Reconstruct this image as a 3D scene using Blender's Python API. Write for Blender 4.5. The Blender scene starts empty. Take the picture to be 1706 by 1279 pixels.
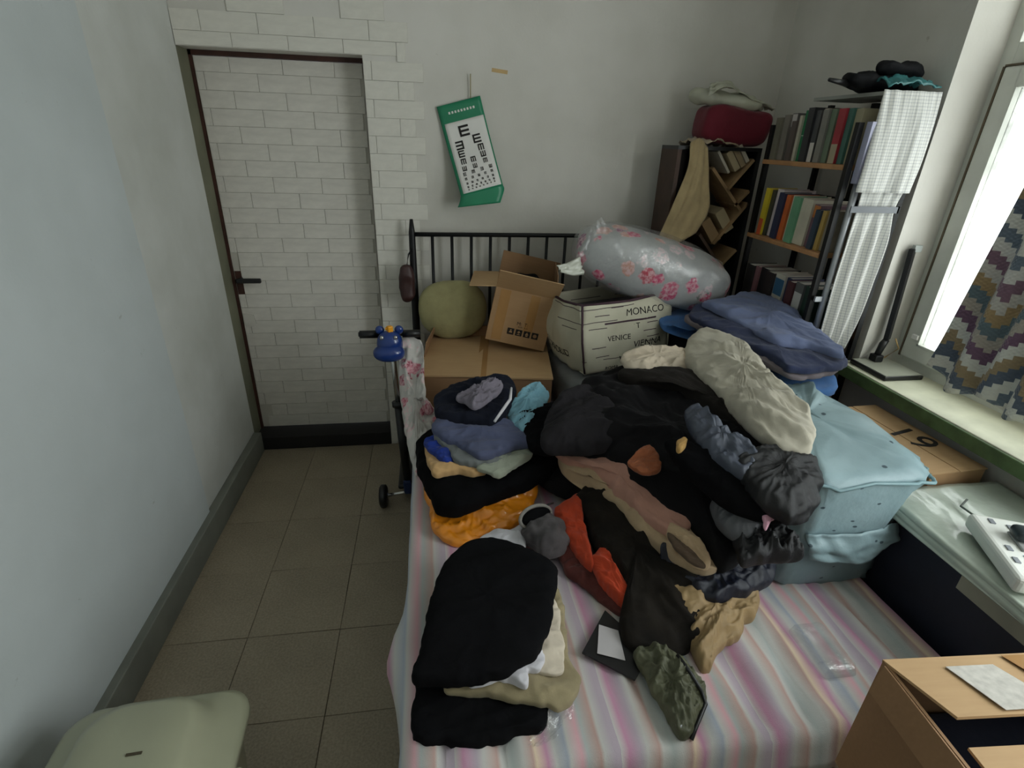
import bpy, bmesh, math, random
import numpy as np
from mathutils import Matrix, Vector, noise as mnoise

# ------------------------------------------------------------------ camera, sky, exposure
S = bpy.context.scene
COL = S.collection
F_PX = 876.0
PITCH, YAW, ROLL = 0.43655, 0.15696, 0.03394
CAM = Vector((1.0583, -2.829, 1.7119))

def cam_axes():
    f = Vector((math.sin(YAW) * math.cos(PITCH), math.cos(YAW) * math.cos(PITCH), -math.sin(PITCH)))
    rt = Vector((math.cos(YAW), -math.sin(YAW), 0)); up = rt.cross(f)
    c, s = math.cos(ROLL), math.sin(ROLL)
    return c * rt + s * up, -s * rt + c * up, -f
AX, AY, AZ = cam_axes()
cd = bpy.data.cameras.new('camera'); cam = bpy.data.objects.new('camera', cd); COL.objects.link(cam)
cd.sensor_fit = 'HORIZONTAL'; cd.sensor_width = 36.0; cd.lens = F_PX * 36.0 / 1706.0
cd.clip_start = 0.02
cam.matrix_world = Matrix(((AX.x, AY.x, AZ.x, CAM.x), (AX.y, AY.y, AZ.y, CAM.y), (AX.z, AY.z, AZ.z, CAM.z), (0, 0, 0, 1)))
S.camera = cam

def at(px, py, axis, val):
    """point of the room seen at a pixel, on the plane axis = val (metres)"""
    d = AX * ((px - 853) / F_PX) - AY * ((py - 639.5) / F_PX) - AZ
    return CAM + d * ((val - CAM[axis]) / d[axis])
def az(px, py, z): return at(px, py, 2, z)
def ay(px, py, y): return at(px, py, 1, y)
def ax(px, py, x): return at(px, py, 0, x)

W = bpy.data.worlds.new('overcast_sky'); S.world = W; W.use_nodes = True
bg = W.node_tree.nodes['Background']; bg.inputs['Color'].default_value = (0.95, 0.98, 1.0, 1); bg.inputs['Strength'].default_value = 13.0
S.view_settings.view_transform = 'Standard'; S.view_settings.look = 'None'
S.view_settings.gamma = 1.0; S.view_settings.use_curve_mapping = False
S.view_settings.exposure = 0.0
S.cycles.max_bounces = 10; S.cycles.diffuse_bounces = 6; S.cycles.transparent_max_bounces = 12
S.cycles.caustics_reflective = False; S.cycles.caustics_refractive = False

XR = 2.83          # window wall
ZC = 2.75          # ceiling
YB = -4.30         # wall behind the viewer
WY0, WY1 = -1.00, -3.30   # window opening along the wall, unseen near end lengthened for more light
WZ0, WZ1 = 0.90, 2.45
WX = 2.99          # plane of the sashes

pl = bpy.data.lights.new('window_portal', 'AREA'); pl.shape = 'RECTANGLE'; pl.size = WZ1 - WZ0; pl.size_y = WY0 - WY1
pl.cycles.is_portal = True
po = bpy.data.objects.new('window_portal', pl); COL.objects.link(po)
po.location = (WX + 0.08, (WY0 + WY1) / 2, (WZ0 + WZ1) / 2); po.rotation_euler = (0, math.radians(90), 0)

# ------------------------------------------------------------------ materials
def lin(c):
    return tuple(((v / 255) / 12.92 if v / 255 <= 0.04045 else ((v / 255 + 0.055) / 1.055) ** 2.4) for v in c)
class NT:
    def __init__(s, name):
        s.m = bpy.data.materials.new(name); s.m.use_nodes = True; s.t = s.m.node_tree; s.n = s.t.nodes
        s.b = s.n['Principled BSDF']; s.out = s.n['Material Output']; s.co = None
    def node(s, typ, **kw):
        n = s.n.new(typ)
        for k, v in kw.items(): setattr(n, k, v)
        return n
    def link(s, a, b): s.t.links.new(a, b)
    def coord(s):
        if not s.co: s.co = s.node('ShaderNodeTexCoord').outputs['Object']
        return s.co
    def xyz(s):
        sp = s.node('ShaderNodeSeparateXYZ'); s.link(s.coord(), sp.inputs[0]); return sp.outputs
    def math(s, op, a, b=None, c=None):
        n = s.node('ShaderNodeMath', operation=op)
        for i, v in enumerate((a, b, c)):
            if v is None: continue
            if isinstance(v, (int, float)): n.inputs[i].default_value = v
            else: s.link(v, n.inputs[i])
        return n.outputs[0]
    def noise(s, scale, detail=3, rough=.55, vec=None, out='Fac'):
        n = s.node('ShaderNodeTexNoise'); n.inputs['Scale'].default_value = scale; n.inputs['Detail'].default_value = detail
        n.inputs['Roughness'].default_value = rough
        s.link(vec if vec else s.coord(), n.inputs['Vector']); return n.outputs[out]
    def ramp(s, fac, stops, interp='LINEAR'):
        r = s.node('ShaderNodeValToRGB'); r.color_ramp.interpolation = interp; e = r.color_ramp.elements
        while len(e) < len(stops): e.new(0.5)
        for el, (p, c) in zip(e, stops): el.position = p; el.color = (*c, 1)
        s.link(fac, r.inputs[0]); return r.outputs[0]
    def mix(s, fac, a, b, blend='MIX'):
        n = s.node('ShaderNodeMix', data_type='RGBA', blend_type=blend)
        for i, v in ((0, fac), (6, a), (7, b)):
            if isinstance(v, (int, float)): n.inputs[i].default_value = v
            elif isinstance(v, tuple): n.inputs[i].default_value = (*v, 1)
            else: s.link(v, n.inputs[i])
        return n.outputs[2]
    def map(s, scale=(1, 1, 1), rot=(0, 0, 0)):
        m = s.node('ShaderNodeMapping'); m.inputs['Scale'].default_value = scale; m.inputs['Rotation'].default_value = rot
        s.link(s.coord(), m.inputs[0]); return m.outputs[0]
    def bump(s, h, strength=.3, dist=.002):
        b = s.node('ShaderNodeBump'); b.inputs['Strength'].default_value = strength; b.inputs['Distance'].default_value = dist
        s.link(h, b.inputs['Height']); s.link(b.outputs[0], s.b.inputs['Normal'])
    def color(s, c):
        if isinstance(c, tuple): s.b.inputs['Base Color'].default_value = (*c, 1)
        else: s.link(c, s.b.inputs['Base Color'])
        return s
    def set(s, **kw):
        for k, v in kw.items(): s.b.inputs[k].default_value = v
        return s

def plain(name, rgb, rough=.6, metal=0.0, var=.12, vs=6.0, bump=.0, bs=150, coat=0.0, spec=.5):
    n = NT(name); c = lin(rgb)
    lo = tuple(v * (1 - var) for v in c); hi = tuple(min(1, v * (1 + var)) for v in c)
    n.color(n.ramp(n.noise(vs), [(.3, lo), (.7, hi)]))
    n.set(Roughness=rough, Metallic=metal); n.b.inputs['Coat Weight'].default_value = coat; n.b.inputs['Specular IOR Level'].default_value = spec
    if bump: n.bump(n.noise(bs, 2), bump)
    return n.m
CLOTHS = {}
def cloth(name, rgb, rough=.92, sheen=.15, var=.18, weave=900, bump=.35, spec=.2, rgb2=None):
    if name in CLOTHS: return CLOTHS[name]
    n = NT(name); c = lin(rgb)
    lo = tuple(v * (1 - var) for v in c); hi = lin(rgb2) if rgb2 else tuple(min(1, v * (1 + var)) for v in c)
    n.color(n.ramp(n.noise(9, 5, .6), [(.3, lo), (.7, hi)]))
    n.set(Roughness=rough); n.b.inputs['Sheen Weight'].default_value = sheen; n.b.inputs['Specular IOR Level'].default_value = spec
    f = n.math('ADD', n.noise(weave, 1), n.math('MULTIPLY', n.noise(45, 4), 2.5))
    n.bump(f, bump, .003)
    CLOTHS[name] = n.m; return n.m

MT = {}
def mats():
    # painted plaster: soft grime and small scuffs
    def plaster(name, rgb, rgb2, sc=1.2):
        n = NT(name); a = n.noise(sc, 4, .6); b = n.noise(14, 5, .65)
        col = n.ramp(a, [(.3, lin(rgb2)), (.65, lin(rgb))])
        spots = n.ramp(b, [(.0, (1, 1, 1)), (.69, (1, 1, 1)), (.76, (.72, .7, .66))])
        n.color(n.mix(1.0, col, spots, 'MULTIPLY')); n.set(Roughness=.75); n.bump(n.noise(60, 4), .25, .003); return n.m
    MT['wall'] = plaster('wall_plaster', (220, 217, 211), (196, 193, 184))
    MT['wall_l'] = plaster('left_wall_plaster', (206, 208, 204), (184, 186, 179), 1.6)
    MT['sheet'] = plaster('wall_sheet', (196, 203, 204), (184, 191, 191), 1.4)
    MT['ceil'] = plaster('ceiling_paint', (225, 225, 220), (212, 212, 206))
    MT['foam'] = plain('white_foam_brick', (222, 219, 210), .55, var=.05, vs=3, bump=.25, bs=70)
    MT['foam2'] = plain('white_foam_backing', (196, 192, 182), .6, var=.08, vs=5)
    MT['foam_door'] = plain('door_foam_brick', (214, 210, 202), .55, var=.09, vs=2.2, bump=.25, bs=70)
    MT['reveal'] = plain('olive_paint', (112, 112, 92), .7, var=.2, vs=4, bump=.2)
    MT['darkwood'] = plain('dark_red_wood', (62, 34, 26), .6, var=.3, vs=14, bump=.2)
    MT['black'] = plain('black_metal', (16, 16, 18), .45, .3, var=.2)
    MT['blackp'] = plain('black_plastic', (20, 20, 22), .4, var=.2)
    MT['thresh'] = plain('black_threshold', (20, 18, 17), .8, var=.3)
    n = NT('grey_floor_tile'); a = n.noise(3.5, 5, .65); b = n.noise(130, 2)
    col = n.ramp(a, [(.3, lin((136, 124, 106))), (.7, lin((160, 147, 126)))])
    n.color(n.mix(.35, col, n.ramp(b, [(.35, lin((116, 106, 90))), (.65, lin((170, 158, 138)))]))); n.set(Roughness=.5); n.bump(n.noise(90, 3), .12); MT['tile'] = n.m
    MT['grout'] = plain('dark_grout', (84, 76, 64), .9, var=.25, vs=30)
    MT['skirt'] = plain('grey_skirting_paint', (112, 114, 106), .65, var=.15, vs=5, bump=.2)
    MT['upvc'] = plain('white_window_plastic', (206, 208, 200), .45, var=.08, vs=8)
    MT['gasket'] = plain('window_gasket', (92, 80, 62), .7, var=.2)
    def glass(name, lo, hi, tint):
        n = NT(name); t = n.node('ShaderNodeBsdfTransparent'); n.link(n.ramp(n.noise(6.5, 7, .72), [(.24, tuple(v * .25 for v in lo)), (.36, lo), (.72, hi)]), t.inputs[0])
        tr = n.node('ShaderNodeBsdfTranslucent'); tr.inputs[0].default_value = (*tint, 1); mx = n.node('ShaderNodeMixShader'); mx.inputs[0].default_value = .06
        n.link(t.outputs[0], mx.inputs[1]); n.link(tr.outputs[0], mx.inputs[2])
        gl = n.node('ShaderNodeBsdfGlossy'); gl.inputs['Roughness'].default_value = .12; m2 = n.node('ShaderNodeMixShader'); m2.inputs[0].default_value = .04
        n.link(mx.outputs[0], m2.inputs[1]); n.link(gl.outputs[0], m2.inputs[2]); n.link(m2.outputs[0], n.out.inputs[0]); return n.m
    MT['glass'] = glass('grimy_frosted_glass', (.40, .41, .40), (.66, .67, .65), (.5, .5, .48)); MT['glass_clear'] = glass('dusty_glass', (.80, .82, .81), (.92, .93, .92), (.5, .5, .5))
    MT['sill'] = plain('sill_paint', (205, 205, 182), .5, var=.14, vs=9, bump=.15, bs=40)
    MT['green'] = plain('green_sill_edge', (84, 106, 68), .6, var=.3, vs=18)
    # cardboard
    def card(name, rgb, rgb2):
        n = NT(name); v = n.map((3, 40, 40)); a = n.noise(2.2, 5, .6); b = n.noise(3, 3, .5, v)
        n.color(n.mix(.25, n.ramp(a, [(.3, lin(rgb2)), (.7, lin(rgb))]), n.ramp(b, [(.3, lin(rgb2)), (.7, lin(rgb))]))); n.set(Roughness=.8); n.bump(b, .12); return n.m
    MT['card'] = card('kraft_cardboard', (180, 145, 106), (160, 125, 88))
    MT['card_d'] = card('brown_shaded_cardboard', (158, 122, 88), (134, 102, 72))  # darker copy: shade on carton sides and rear flaps put into the colour
    MT['card_l'] = card('pale_lit_cardboard', (196, 163, 121), (176, 142, 102))  # paler copy: light falling on lids and flaps put into the colour
    MT['tape'] = plain('clear_brown_tape', (176, 134, 86), .18, var=.1, coat=.6)
    MT['ink'] = plain('black_ink', (30, 26, 24), .8, var=.1)
    MT['white'] = plain('white_paper', (226, 224, 220), .7, var=.05)
    MT['board'] = plain('pale_wood_board', (176, 130, 88), .55, var=.2, vs=16, bump=.1)
    MT['wood'] = plain('bamboo_board', (158, 128, 92), .6, var=.22, vs=12, bump=.1)
    MT['silver'] = plain('silver_tube', (176, 180, 186), .35, .6, var=.08)
    MT['green_chart'] = plain('green_plastic_sheet', (34, 128, 92), .4, var=.12, vs=7)
    MT['navy_panel'] = plain('shaded_navy_panel', (36, 40, 54), .6, var=.2, vs=6)  # navy desk side, with the shade on it put into its tone
    MT['desk_edge'] = plain('brown_desk_edge', (128, 84, 54), .55, var=.25, vs=10)
    MT['device'] = plain('white_device_plastic', (222, 224, 218), .35, var=.04)
    MT['bin'] = plain('pale_green_plastic', (164, 165, 140), .35, var=.06, vs=4, coat=.3)
    MT['bluep'] = plain('glossy_blue_plastic', (18, 52, 120), .28, var=.12, coat=.5)
    MT['yellowp'] = plain('yellow_plastic', (236, 160, 20), .4, var=.06)
    MT['chrome'] = plain('chrome_tube', (190, 190, 188), .2, .9, var=.05)
    # pink striped bed sheet: stripes run the length of the bed
    n = NT('pink_striped_sheet'); x = n.xyz()[0]
    wob = n.math('MULTIPLY', n.noise(3.0, 2), .02)
    fx = n.math('FRACT', n.math('MULTIPLY', n.math('ADD', x, wob), 1 / .36))
    P, G, Wt, O, L = (196, 144, 170), (176, 182, 180), (202, 200, 196), (192, 160, 152), (186, 172, 184)
    seq = [(0, Wt), (.05, P), (.13, L), (.17, Wt), (.25, O), (.275, Wt), (.34, G), (.40, Wt), (.46, O), (.48, (226, 206, 180)), (.55, P), (.60, Wt), (.67, (170, 176, 190)), (.69, Wt), (.76, (216, 168, 176)), (.80, G), (.88, O), (.90, Wt), (.96, L)]
    n.color(n.ramp(fx, [(p, lin(c)) for p, c in seq])); n.set(Roughness=.9); n.b.inputs['Sheen Weight'].default_value = .1
    n.bump(n.math('ADD', n.noise(700, 1), n.math('MULTIPLY', n.noise(35, 3), 2)), .3, .003); MT['stripe'] = n.m
    # pale floral
    def floral(name, base, size, cols, gloss):
        n = NT(name)
        v = n.node('ShaderNodeTexVoronoi'); v.inputs['Scale'].default_value = size; v.inputs['Randomness'].default_value = .9
        wv = n.node('ShaderNodeVectorMath', operation='ADD'); nv = n.node('ShaderNodeVectorMath', operation='SCALE'); nv.inputs['Scale'].default_value = .05
        n.link(n.noise(22, 3, .6, None, 'Color'), nv.inputs[0]); n.link(n.coord(), wv.inputs[0]); n.link(nv.outputs[0], wv.inputs[1]); n.link(wv.outputs[0], v.inputs['Vector'])
        sp = n.node('ShaderNodeSeparateColor'); n.link(v.outputs['Color'], sp.inputs[0])
        fc = n.ramp(sp.outputs[0], [(i / len(cols), lin(c)) for i, c in enumerate(cols)], 'CONSTANT')
        petal = n.mix(n.ramp(n.noise(60, 2), [(.4, (0,) * 3), (.6, (.7,) * 3)]), fc, lin((236, 200, 206)))
        mask = n.ramp(v.outputs['Distance'], [(.40, (1,) * 3), (.46, (0,) * 3)])
        n.color(n.mix(mask, n.ramp(n.noise(6), [(.3, tuple(k * .82 for k in lin(base))), (.7, lin(base))]), petal)); n.set(Roughness=gloss)
        n.bump(n.noise(50, 4), .3, .004); return n.m
    MT['floral'] = floral('white_floral_cotton', (216, 212, 208), 12, [(196, 84, 108), (216, 212, 208), (160, 70, 90), (216, 212, 208), (206, 120, 140)], .9)
    MT['floral2'] = floral('grey_floral_quilt', (178, 180, 180), 12, [(206, 48, 104), (186, 186, 186), (140, 54, 110), (206, 150, 130), (190, 50, 76), (120, 130, 122)], .35)
    # gingham
    n = NT('white_gingham'); X = n.xyz()
    lx = n.math('LESS_THAN', n.math('FRACT', n.math('MULTIPLY', X[0], 95)), .2); lz = n.math('LESS_THAN', n.math('FRACT', n.math('MULTIPLY', X[2], 95)), .2)
    n.color(n.mix(n.math('MULTIPLY', n.math('ADD', lx, lz), .5), lin((222, 222, 218)), lin((160, 163, 170)))); n.set(Roughness=.9); n.bump(n.noise(500, 1), .2); MT['gingham'] = n.m
    # crocheted zigzag curtain, colour by stitch rows
    n = NT('zigzag_crochet'); X = n.xyz()
    sy = n.math('SNAP', X[1], .014); sz = n.math('SNAP', X[2], .014)
    zz = n.math('ADD', sz, n.math('MULTIPLY', n.math('PINGPONG', sy, .115), 1.15))
    fr = n.math('FRACT', n.math('MULTIPLY', zz, 1 / .52))
    pal = [(208, 208, 202), (86, 96, 112), (150, 132, 104), (204, 204, 198), (110, 84, 106), (168, 160, 150), (96, 112, 120), (160, 136, 100), (190, 186, 180), (124, 96, 112), (206, 204, 200), (104, 116, 130)]
    n.color(n.ramp(fr, [(i / 12, lin(c)) for i, c in enumerate(pal)], 'CONSTANT')); n.set(Roughness=.95)
    n.b.inputs['Sheen Weight'].default_value = .2
    st = n.math('MULTIPLY', n.math('SINE', n.math('MULTIPLY', X[1], 500)), n.math('SINE', n.math('MULTIPLY', X[2], 500)))
    n.bump(st, .5, .003); MT['zigzag'] = n.m
    n = NT('pvc_tablecloth'); n.color(n.ramp(n.noise(5, 4), [(.3, lin((162, 172, 160))), (.7, lin((190, 198, 186)))])); n.set(Roughness=.22); n.b.inputs['Coat Weight'].default_value = .4
    n.bump(n.noise(12, 4), .4, .01); MT['pvc'] = n.m
    n = NT('clear_plastic'); t = n.node('ShaderNodeBsdfTransparent'); g = n.node('ShaderNodeBsdfGlossy'); g.inputs['Roughness'].default_value = .16; df = n.node('ShaderNodeBsdfDiffuse'); df.inputs[0].default_value = (.85, .86, .88, 1)
    b = n.node('ShaderNodeBump'); b.inputs['Strength'].default_value = .8; b.inputs['Distance'].default_value = .012; n.link(n.noise(24, 4, .65), b.inputs['Height']); n.link(b.outputs[0], g.inputs['Normal'])
    m1 = n.node('ShaderNodeMixShader'); n.link(n.ramp(n.noise(14, 4, .6), [(.35, (.03,) * 3), (.8, (.22,) * 3)]), m1.inputs[0]); n.link(t.outputs[0], m1.inputs[1]); n.link(df.outputs[0], m1.inputs[2])
    mx = n.node('ShaderNodeMixShader'); mx.inputs[0].default_value = .10; n.link(m1.outputs[0], mx.inputs[1]); n.link(g.outputs[0], mx.inputs[2]); n.link(mx.outputs[0], n.out.inputs[0]); MT['clear'] = n.m
    # pale blue storage bag with small dark print
    n = NT('pale_blue_bag_fabric'); v = n.node('ShaderNodeTexVoronoi'); v.inputs['Scale'].default_value = 15
    n.link(n.map((1, 1, 1.8)), v.inputs['Vector'])
    mask = n.ramp(v.outputs['Distance'], [(.085, (1,) * 3), (.12, (0,) * 3)])
    n.color(n.mix(mask, n.ramp(n.noise(5, 4), [(.3, lin((126, 150, 156))), (.7, lin((148, 172, 178)))]), lin((66, 84, 92)))); n.set(Roughness=.5)
    n.bump(n.noise(24, 4), .35, .008); MT['bluebag'] = n.m
    n = NT('cream_canvas'); X = n.xyz()
    r = n.math('MULTIPLY', X[2], 34); row = n.math('FLOOR', r); ln = n.math('LESS_THAN', n.math('FRACT', r), .13)
    nz = n.node('ShaderNodeTexWhiteNoise', noise_dimensions='2D'); cb = n.node('ShaderNodeCombineXYZ')
    n.link(n.math('FLOOR', n.math('MULTIPLY', n.math('ADD', n.math('ADD', X[0], X[1]), n.math('MULTIPLY', row, .031)), 12)), cb.inputs[0]); n.link(row, cb.inputs[1]); n.link(cb.outputs[0], nz.inputs['Vector'])
    msk = n.math('MULTIPLY', ln, n.math('GREATER_THAN', nz.outputs[0], .66))
    n.color(n.mix(msk, n.ramp(n.noise(5, 4), [(.3, lin((188, 184, 162))), (.7, lin((208, 204, 184)))]), lin((92, 82, 80)))); n.set(Roughness=.85); n.bump(n.noise(20, 4), .3, .008); MT['canvas'] = n.m
    MT['plum'] = plain('plum_binding', (66, 44, 54), .8)
    MT['orange'] = plain('orange_plastic_bag', (226, 138, 28), .3, var=.15, vs=7, bump=.5, bs=25, coat=.4)
mats()

# ------------------------------------------------------------------ mesh helpers
def setp(o, label=None, cat=None, group=None, kind=None):
    if label: o['label'] = label
    if cat: o['category'] = cat
    if group: o['group'] = group
    if kind: o['kind'] = kind
    return o
def link(name, me, mat, parent=None, smooth=False):
    o = bpy.data.objects.new(name, me); COL.objects.link(o)
    if mat is not None:
        me.materials.clear(); me.materials.append(mat)
    if smooth:
        for p in me.polygons: p.use_smooth = True
    if parent: o.parent = parent; o.matrix_parent_inverse = Matrix.Identity(4)
    return o
def empty(name, loc=(0, 0, 0), rz=0.0, label=None, cat=None, group=None, rot=None):
    o = bpy.data.objects.new(name, None); COL.objects.link(o); o.location = loc
    o.rotation_euler = rot if rot else (0, 0, rz); o.empty_display_size = .05
    return setp(o, label, cat, group)
class MB:
    def __init__(s): s.bm = bmesh.new()
    def box(s, x0, x1, y0, y1, z0, z1, bev=0.0, mat=None, seg=2):
        r = bmesh.ops.create_cube(s.bm, size=1.0); vs = r['verts']
        for v in vs:
            v.co = Vector(((x0 + x1) / 2 + v.co.x * (x1 - x0), (y0 + y1) / 2 + v.co.y * (y1 - y0), (z0 + z1) / 2 + v.co.z * (z1 - z0)))
        if bev:
            es = list({e for v in vs for e in v.link_edges})
            bv = bmesh.ops.bevel(s.bm, geom=es, offset=bev, segments=seg, affect='EDGES', profile=.5); vs = list({v for v in bv['verts']} | {v for v in vs if v.is_valid})
        if mat is not None:
            for v in vs:
                if v.is_valid: v.co = mat @ v.co
        return s
    def quad(s, pts, th):
        """plate through four corner points with thickness th along its normal"""
        p = [Vector(q) for q in pts]; nr = (p[1] - p[0]).cross(p[3] - p[0]).normalized() * th
        a = [s.bm.verts.new(q) for q in p]; b = [s.bm.verts.new(q - nr) for q in p]
        s.bm.faces.new(a); s.bm.faces.new(b[::-1])
        for i in range(4): s.bm.faces.new((a[i], b[i], b[(i + 1) % 4], a[(i + 1) % 4]))
        return s
    def prism(s, pts, d):
        """polygon extruded by vector d"""
        a = [s.bm.verts.new(Vector(p)) for p in pts]; b = [s.bm.verts.new(Vector(p) + Vector(d)) for p in pts]
        s.bm.faces.new(a[::-1]); s.bm.faces.new(b)
        n = len(a)
        for i in range(n): s.bm.faces.new((a[i], a[(i + 1) % n], b[(i + 1) % n], b[i]))
        return s
    def tube(s, pts, r, seg=12):
        pts = [Vector(p) for p in pts]; rs = r if isinstance(r, (list, tuple)) else [r] * len(pts); rings = []
        for i, p in enumerate(pts):
            t = (pts[min(i + 1, len(pts) - 1)] - pts[max(i - 1, 0)]).normalized()
            u = t.cross(Vector((0, 0, 1)) if abs(t.z) < .95 else Vector((1, 0, 0))).normalized(); v = t.cross(u)
            rings.append([s.bm.verts.new(p + (u * math.cos(2 * math.pi * k / seg) + v * math.sin(2 * math.pi * k / seg)) * rs[i]) for k in range(seg)])
        for a, b in zip(rings, rings[1:]):
            for k in range(seg): s.bm.faces.new((a[k], a[(k + 1) % seg], b[(k + 1) % seg], b[k]))
        s.bm.faces.new(rings[0][::-1]); s.bm.faces.new(rings[-1]); return s
    def done(s, name, mat, parent=None, smooth=False):
        bmesh.ops.recalc_face_normals(s.bm, faces=s.bm.faces); me = bpy.data.meshes.new(name); s.bm.to_mesh(me); s.bm.free()
        return link(name, me, mat, parent, smooth)
def bx(name, x0, x1, y0, y1, z0, z1, mat, parent=None, bev=0.0, m=None):
    return MB().box(min(x0, x1), max(x0, x1), min(y0, y1), max(y0, y1), min(z0, z1), max(z0, z1), bev, m).done(name, mat, parent)
def tb(name, pts, r, mat, parent=None, seg=12): return MB().tube(pts, r, seg).done(name, mat, parent, True)
def text_mesh(name, body, size, mat, parent, mw, ext=.0004, align='CENTER'):
    c = bpy.data.curves.new(name, 'FONT'); c.body = body; c.size = size; c.extrude = ext; c.align_x = align; c.align_y = 'CENTER'; c.resolution_u = 3
    o = bpy.data.objects.new(name, c); COL.objects.link(o)
    dg = bpy.context.evaluated_depsgraph_get(); me = bpy.data.meshes.new_from_object(o.evaluated_get(dg))
    bpy.data.objects.remove(o); bpy.data.curves.remove(c); me.transform(mw)
    return link(name, me, mat, parent)

def crom(P, M):
    """closed Catmull-Rom through P, resampled evenly to M points"""
    P = np.array(P, float); n = len(P); out = []
    for i in range(n):
        p0, p1, p2, p3 = P[i - 1], P[i], P[(i + 1) % n], P[(i + 2) % n]
        for t in np.linspace(0, 1, 14, endpoint=False):
            out.append(.5 * ((2 * p1) + (-p0 + p2) * t + (2 * p0 - 5 * p1 + 4 * p2 - p3) * t * t + (-p0 + 3 * p1 - 3 * p2 + p3) * t ** 3))
    out = np.array(out); d = np.linalg.norm(np.roll(out, -1, 0) - out, axis=1); cs = np.concatenate([[0], np.cumsum(d)])
    q = np.linspace(0, cs[-1], M, endpoint=False); ext = np.vstack([out, out[:1]])
    return np.stack([np.interp(q, cs, ext[:, k]) for k in range(3)], 1)
def fold(p, fs, ang, stretch, seed):
    """creased-cloth height: sharp ridges, broad valleys, warped so that no two run alike"""
    c, s = math.cos(ang), math.sin(ang); u = p[0] * c + p[1] * s; v = -p[0] * s + p[1] * c; z = p[2]
    w1 = mnoise.noise(Vector((u * 4, v * 4, seed * 1.7))); w2 = mnoise.noise(Vector((u * 4 + 9, v * 4, seed * 2.9)))
    u += .05 * w1; v += .05 * w2; h = 0.0; a = .55; f = fs
    for o in range(4):
        n_ = mnoise.noise(Vector((u * f / stretch, v * f, z * f * .5 + seed * 7.3 + o * 11)))
        h += a * (max(0.0, 1 - abs(n_) * 2.4) ** 1.6 * 1.5 - .45); a *= .58; f *= 1.85; stretch = 1 + (stretch - 1) * .75
    return h
def lump(name, pts, mat, puff=.03, thick=.03, n=3.0, wr=.008, fs=9, ang=0.0, stretch=3.0, seed=1, center=None, cz=None, M=150, K=22, edge=.009, parent=None, label=None, cat=None, group=None, world=False):
    """a soft lump of cloth: rounded body over a closed outline given as (pixel x, pixel y, height z)"""
    P = [Vector(p) if world else az(*p) for p in pts]; P = crom(P, M)
    c = P.mean(0) if center is None else np.array(center if world else az(*center))
    if cz is not None: c[2] = cz
    fs *= max(1.0, .13 / max(.03, float(np.linalg.norm((P - c)[:, :2], axis=1).mean()))) ** .8
    V, Fc = [], []; ss = [math.sin(k / K * math.pi / 2) for k in range(K + 1)]
    def pt(j, s, side):
        p = c + (P[j] - c) * s; prof = max(0.0, 1 - s ** n) ** (1 / n)
        d = fold(p, fs, ang, stretch, seed) * wr * (2.6 if wr < .0125 and puff < .032 else 1.6)
        if side > 0: p[2] += puff * prof + d * (.35 + .65 * prof)
        else: p[2] -= thick * prof - .2 * d * (1 - prof)
        if s > .6:
            r = P[j] - c; r[2] = 0; L = np.linalg.norm(r) + 1e-6
            p[:2] += (r / L)[:2] * edge * mnoise.noise(Vector((P[j][0] * 22, P[j][1] * 22, seed * 5 + p[2] * 20))) * (s - .6) * 2.5 + (r / L)[:2] * edge * .5 * mnoise.noise(Vector((P[j][0] * 55, P[j][1] * 55, seed * 5))) * (s - .6) * 2.5
        return p
    def ringset(side, shared=None):
        rings = []
        for k in range(1, K + 1):
            if k == K and shared is not None: rings.append(shared); continue
            base = len(V); V.extend(pt(j, ss[k], side) for j in range(M)); rings.append(list(range(base, base + M)))
        V.append(pt(0, 0.0, side)); ci = len(V) - 1
        def q(a, b, cc, d): Fc.append((a, b, cc, d) if side > 0 else (d, cc, b, a))
        for a, b in zip(rings, rings[1:]):
            for j in range(M): q(a[j], b[j], b[(j + 1) % M], a[(j + 1) % M])
        for j in range(M):
            Fc.append((ci, rings[0][j], rings[0][(j + 1) % M]) if side > 0 else (ci, rings[0][(j + 1) % M], rings[0][j]))
        return rings[-1]
    e = ringset(1); ringset(-1, e)
    me = bpy.data.meshes.new(name); me.from_pydata([tuple(v) for v in V], [], Fc)
    # outward normals whichever way the outline was given
    A = sum(P[i][0] * P[(i + 1) % M][1] - P[(i + 1) % M][0] * P[i][1] for i in range(M))
    if A < 0: me.flip_normals()
    return setp(link(name, me, mat, parent, True), label, cat, group)
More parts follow.
